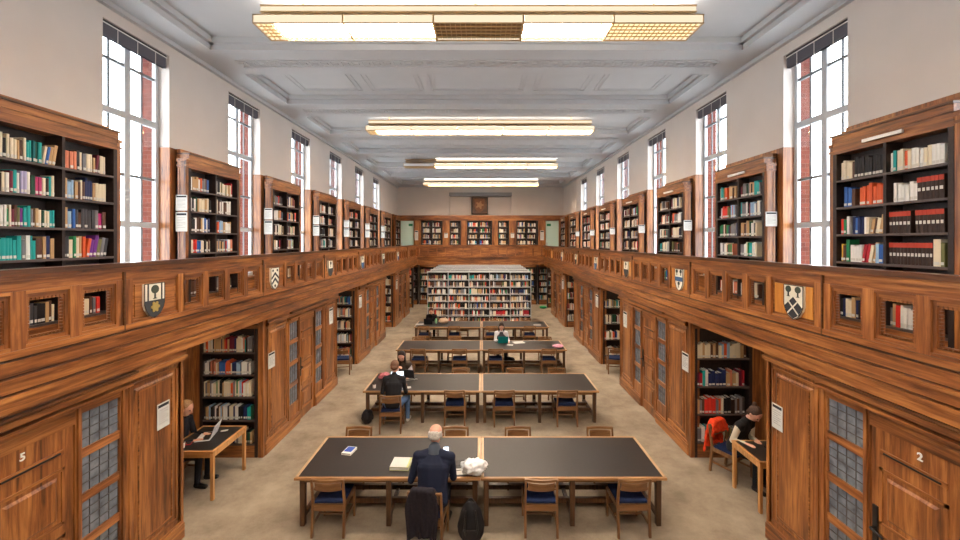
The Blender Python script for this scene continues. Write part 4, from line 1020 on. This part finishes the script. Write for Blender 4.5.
flat_book((-1.08, 5.97, TH), -.05, .27, .27, .05, cm('#b9bb7c'), 'thick pale book with loose papers on it, left of the bald man', top=('paper', .0, .03, .0, .0))
papers((-.24, 5.80, TH), .05, .24, .15, 3, 'white notebook with a pen, right of the bald man', 'notebook', 'notebook')
q = MB(); q.bar((0, 0, 0), (.12, .03, 0), .004, 'dark'); tag(q.build('pen', None, (-.30, 5.80, TH+.017)), 'dark pen lying on the white notebook', 'pen')
q = MB(); pts = [(-.22+.10*math.cos(t)*1.2+t*.01, 6.0+.07*math.sin(t*1.3), TH+.005+.03*abs(math.sin(t*.7))) for t in [i*.35 for i in range(20)]]; q.tube(pts, .003, 'dark', 5); tag(q.build('charging_cable'), 'thin black looped cable on the nearest table', 'cable')
o = empty('phone', (-.425, 5.94, .945), 0, 'lit smartphone held up by the bald man', 'phone'); o.rotation_euler = (-.5, 0, .1)
q = MB(); q.box(-.042, .042, -.005, .005, -.07, .07, 'dark'); q.build('casing', o)
M['screen'] = lamp('lit_screen', (.62, .82, 1, 1), 1.3); q = MB(); q.box(-.038, .038, -.006, -.005, -.064, .064, 'screen'); q.build('screen', o)
def laptop(loc, rz, col, label, lit=False, logo=False, open_=1.9, w=.33):
    o = empty('laptop', loc, rz, label, 'laptop'); c = cm(col, .35)
    q = MB(); q.box(-w/2, w/2, -.11, .11, 0, .014, c); b_ = q.build('base', o, bevel=.003); q = MB(); q.box(-w/2+.02, w/2-.02, -.02, .09, .014, .016, 'dark'); q.build('keyboard', b_)
    # lid hinged at the back edge (+y)
    Ml = Matrix.Translation((0, .11, .012)) @ Matrix.Rotation(-(open_-PI/2), 4, 'X')
    q = MB(); q.box(-w/2, w/2, 0, .008, 0, .22, c, Ml); l = q.build('lid', o)
    q = MB(); q.box(-w/2+.012, w/2-.012, -.001, 0, .012, .21, 'screen' if lit else 'dark', Ml); q.build('screen', l)
    if logo: 
        q = MB(); q.prism(circ(0, .11, .018, 14, .020), 0, .001, cm('#f2f3f4', .3), Ml @ Matrix.Translation((0, .008, 0)) @ Matrix(((-1, 0, 0, 0), (0, 0, 1, 0), (0, 1, 0, 0), (0, 0, 0, 1)))); q.prism([(0, .134), (.012, .146), (.003, .148)], 0, .001, cm('#f2f3f4', .3), Ml @ Matrix.Translation((0, .008, 0)) @ Matrix(((-1, 0, 0, 0), (0, 0, 1, 0), (0, 1, 0, 0), (0, 0, 0, 1)))); q.build('logo', l)
    return o
laptop((-4.47, 6.78, .76), -PI/2+.25, '#c9ccd0', 'silver laptop with a fruit emblem, open on the left alcove desk', logo=True)
laptop((-1.86, 9.42, TH), .15, '#c0c3c8', 'laptop with a lit pale blue screen on the second table row', lit=True, open_=1.85, w=.30)
laptop((.77, 13.22, TH), PI, '#0f7f80', 'teal-lidded laptop facing away on the third table row', open_=1.8)
laptop((-2.02, 16.25, TH), PI, '#1d1e22', 'black laptop on the left end of the farthest table row', open_=1.9)
laptop((-1.62, 9.85, TH), PI-.2, '#2a2b30', 'dark laptop in front of the young woman, second table row', open_=1.8, w=.28)
laptop((4.72, 6.42, .76), rF, '#1a1b1f', 'black laptop in front of the woman in the right alcove', open_=2.3, w=.32)
blob('black_bag', (4.62, 6.16, .76), (.17, .09, .03), '#1a1c22', 'flat black bag on the near edge of the right alcove desk', 'bag', 21, .08)
papers((1.28, 13.2, TH), .3, .34, .26, 3, 'spread white papers beside the teal laptop', grp='papers on the reading tables')
papers((.98, 12.88, TH), -.2, .2, .1, 1, 'small white slip in front of the teal laptop', 'paper', 'paper_slip')
papers((-1.58, 9.14, TH), .2, .16, .11, 2, 'small white papers near the edge of the second table row', grp='papers on the reading tables')
papers((-2.35, 16.1, TH), .1, .3, .2, 2, 'white papers left of the black laptop on the farthest table row', grp='papers on the reading tables')
papers((2.25, 15.95, TH), -.1, .28, .18, 1, 'single sheet on the right end of the farthest table row', 'paper', 'paper_sheet')
papers((-4.3, 7.0, .76), .3, .08, .05, 2, 'small white card behind the silver laptop', 'card', 'card')
def cup(loc, col, label):
    q = MB(); q.bar((0, 0, 0), (0, 0, .08), .03, cm(col, .4), 14, None, .037); o = q.build('cup', None, loc); tag(o, label, 'cup'); q = MB(); q.bar((0, 0, .078), (0, 0, .081), .032, cm('#3b2a20', .3), 14); q.build('drink', o); 
cup((-2.30, 9.12, TH), '#e8e6e0', 'white cup near the left end of the second table row')
cup((-4.60, 6.43, .76), '#e4e2de', 'white cup at the near edge of the left alcove desk')
o = empty('phone', (-4.6, 6.58, .76), .3, 'red-cased phone beside the silver laptop in the left alcove', 'phone'); q = MB(); q.box(-.04, .04, -.075, .075, 0, .009, cm('#c22b3a', .4)); q.build('casing', o, bevel=.003); q = MB(); q.box(-.034, .034, -.066, .066, .009, .010, 'dark'); q.build('screen', o)
q = MB(); pts = [(-1.62+.13*math.cos(t)+t*.01, 9.62+.07*math.sin(t*1.2), TH+.005+.02*abs(math.sin(t))) for t in [i*.35 for i in range(22)]]; q.tube(pts, .004, 'paper', 5); tag(q.build('charging_cable'), 'white cable beside the laptops on the second table row', 'cable')
# white sheets added as a painted light reflection over the steel shelving
papers((-.2, 23.7, 2.6), 0, 1.3, .4, 3, 'wide white patch painted as a light reflection above the rear steel shelving')

blob('green_bag', (3.72, 24.3, 0), (.22, .18, .08), '#2f9a62', 'low bright green bag on the floor at the far right end', 'bag', 31, .05)
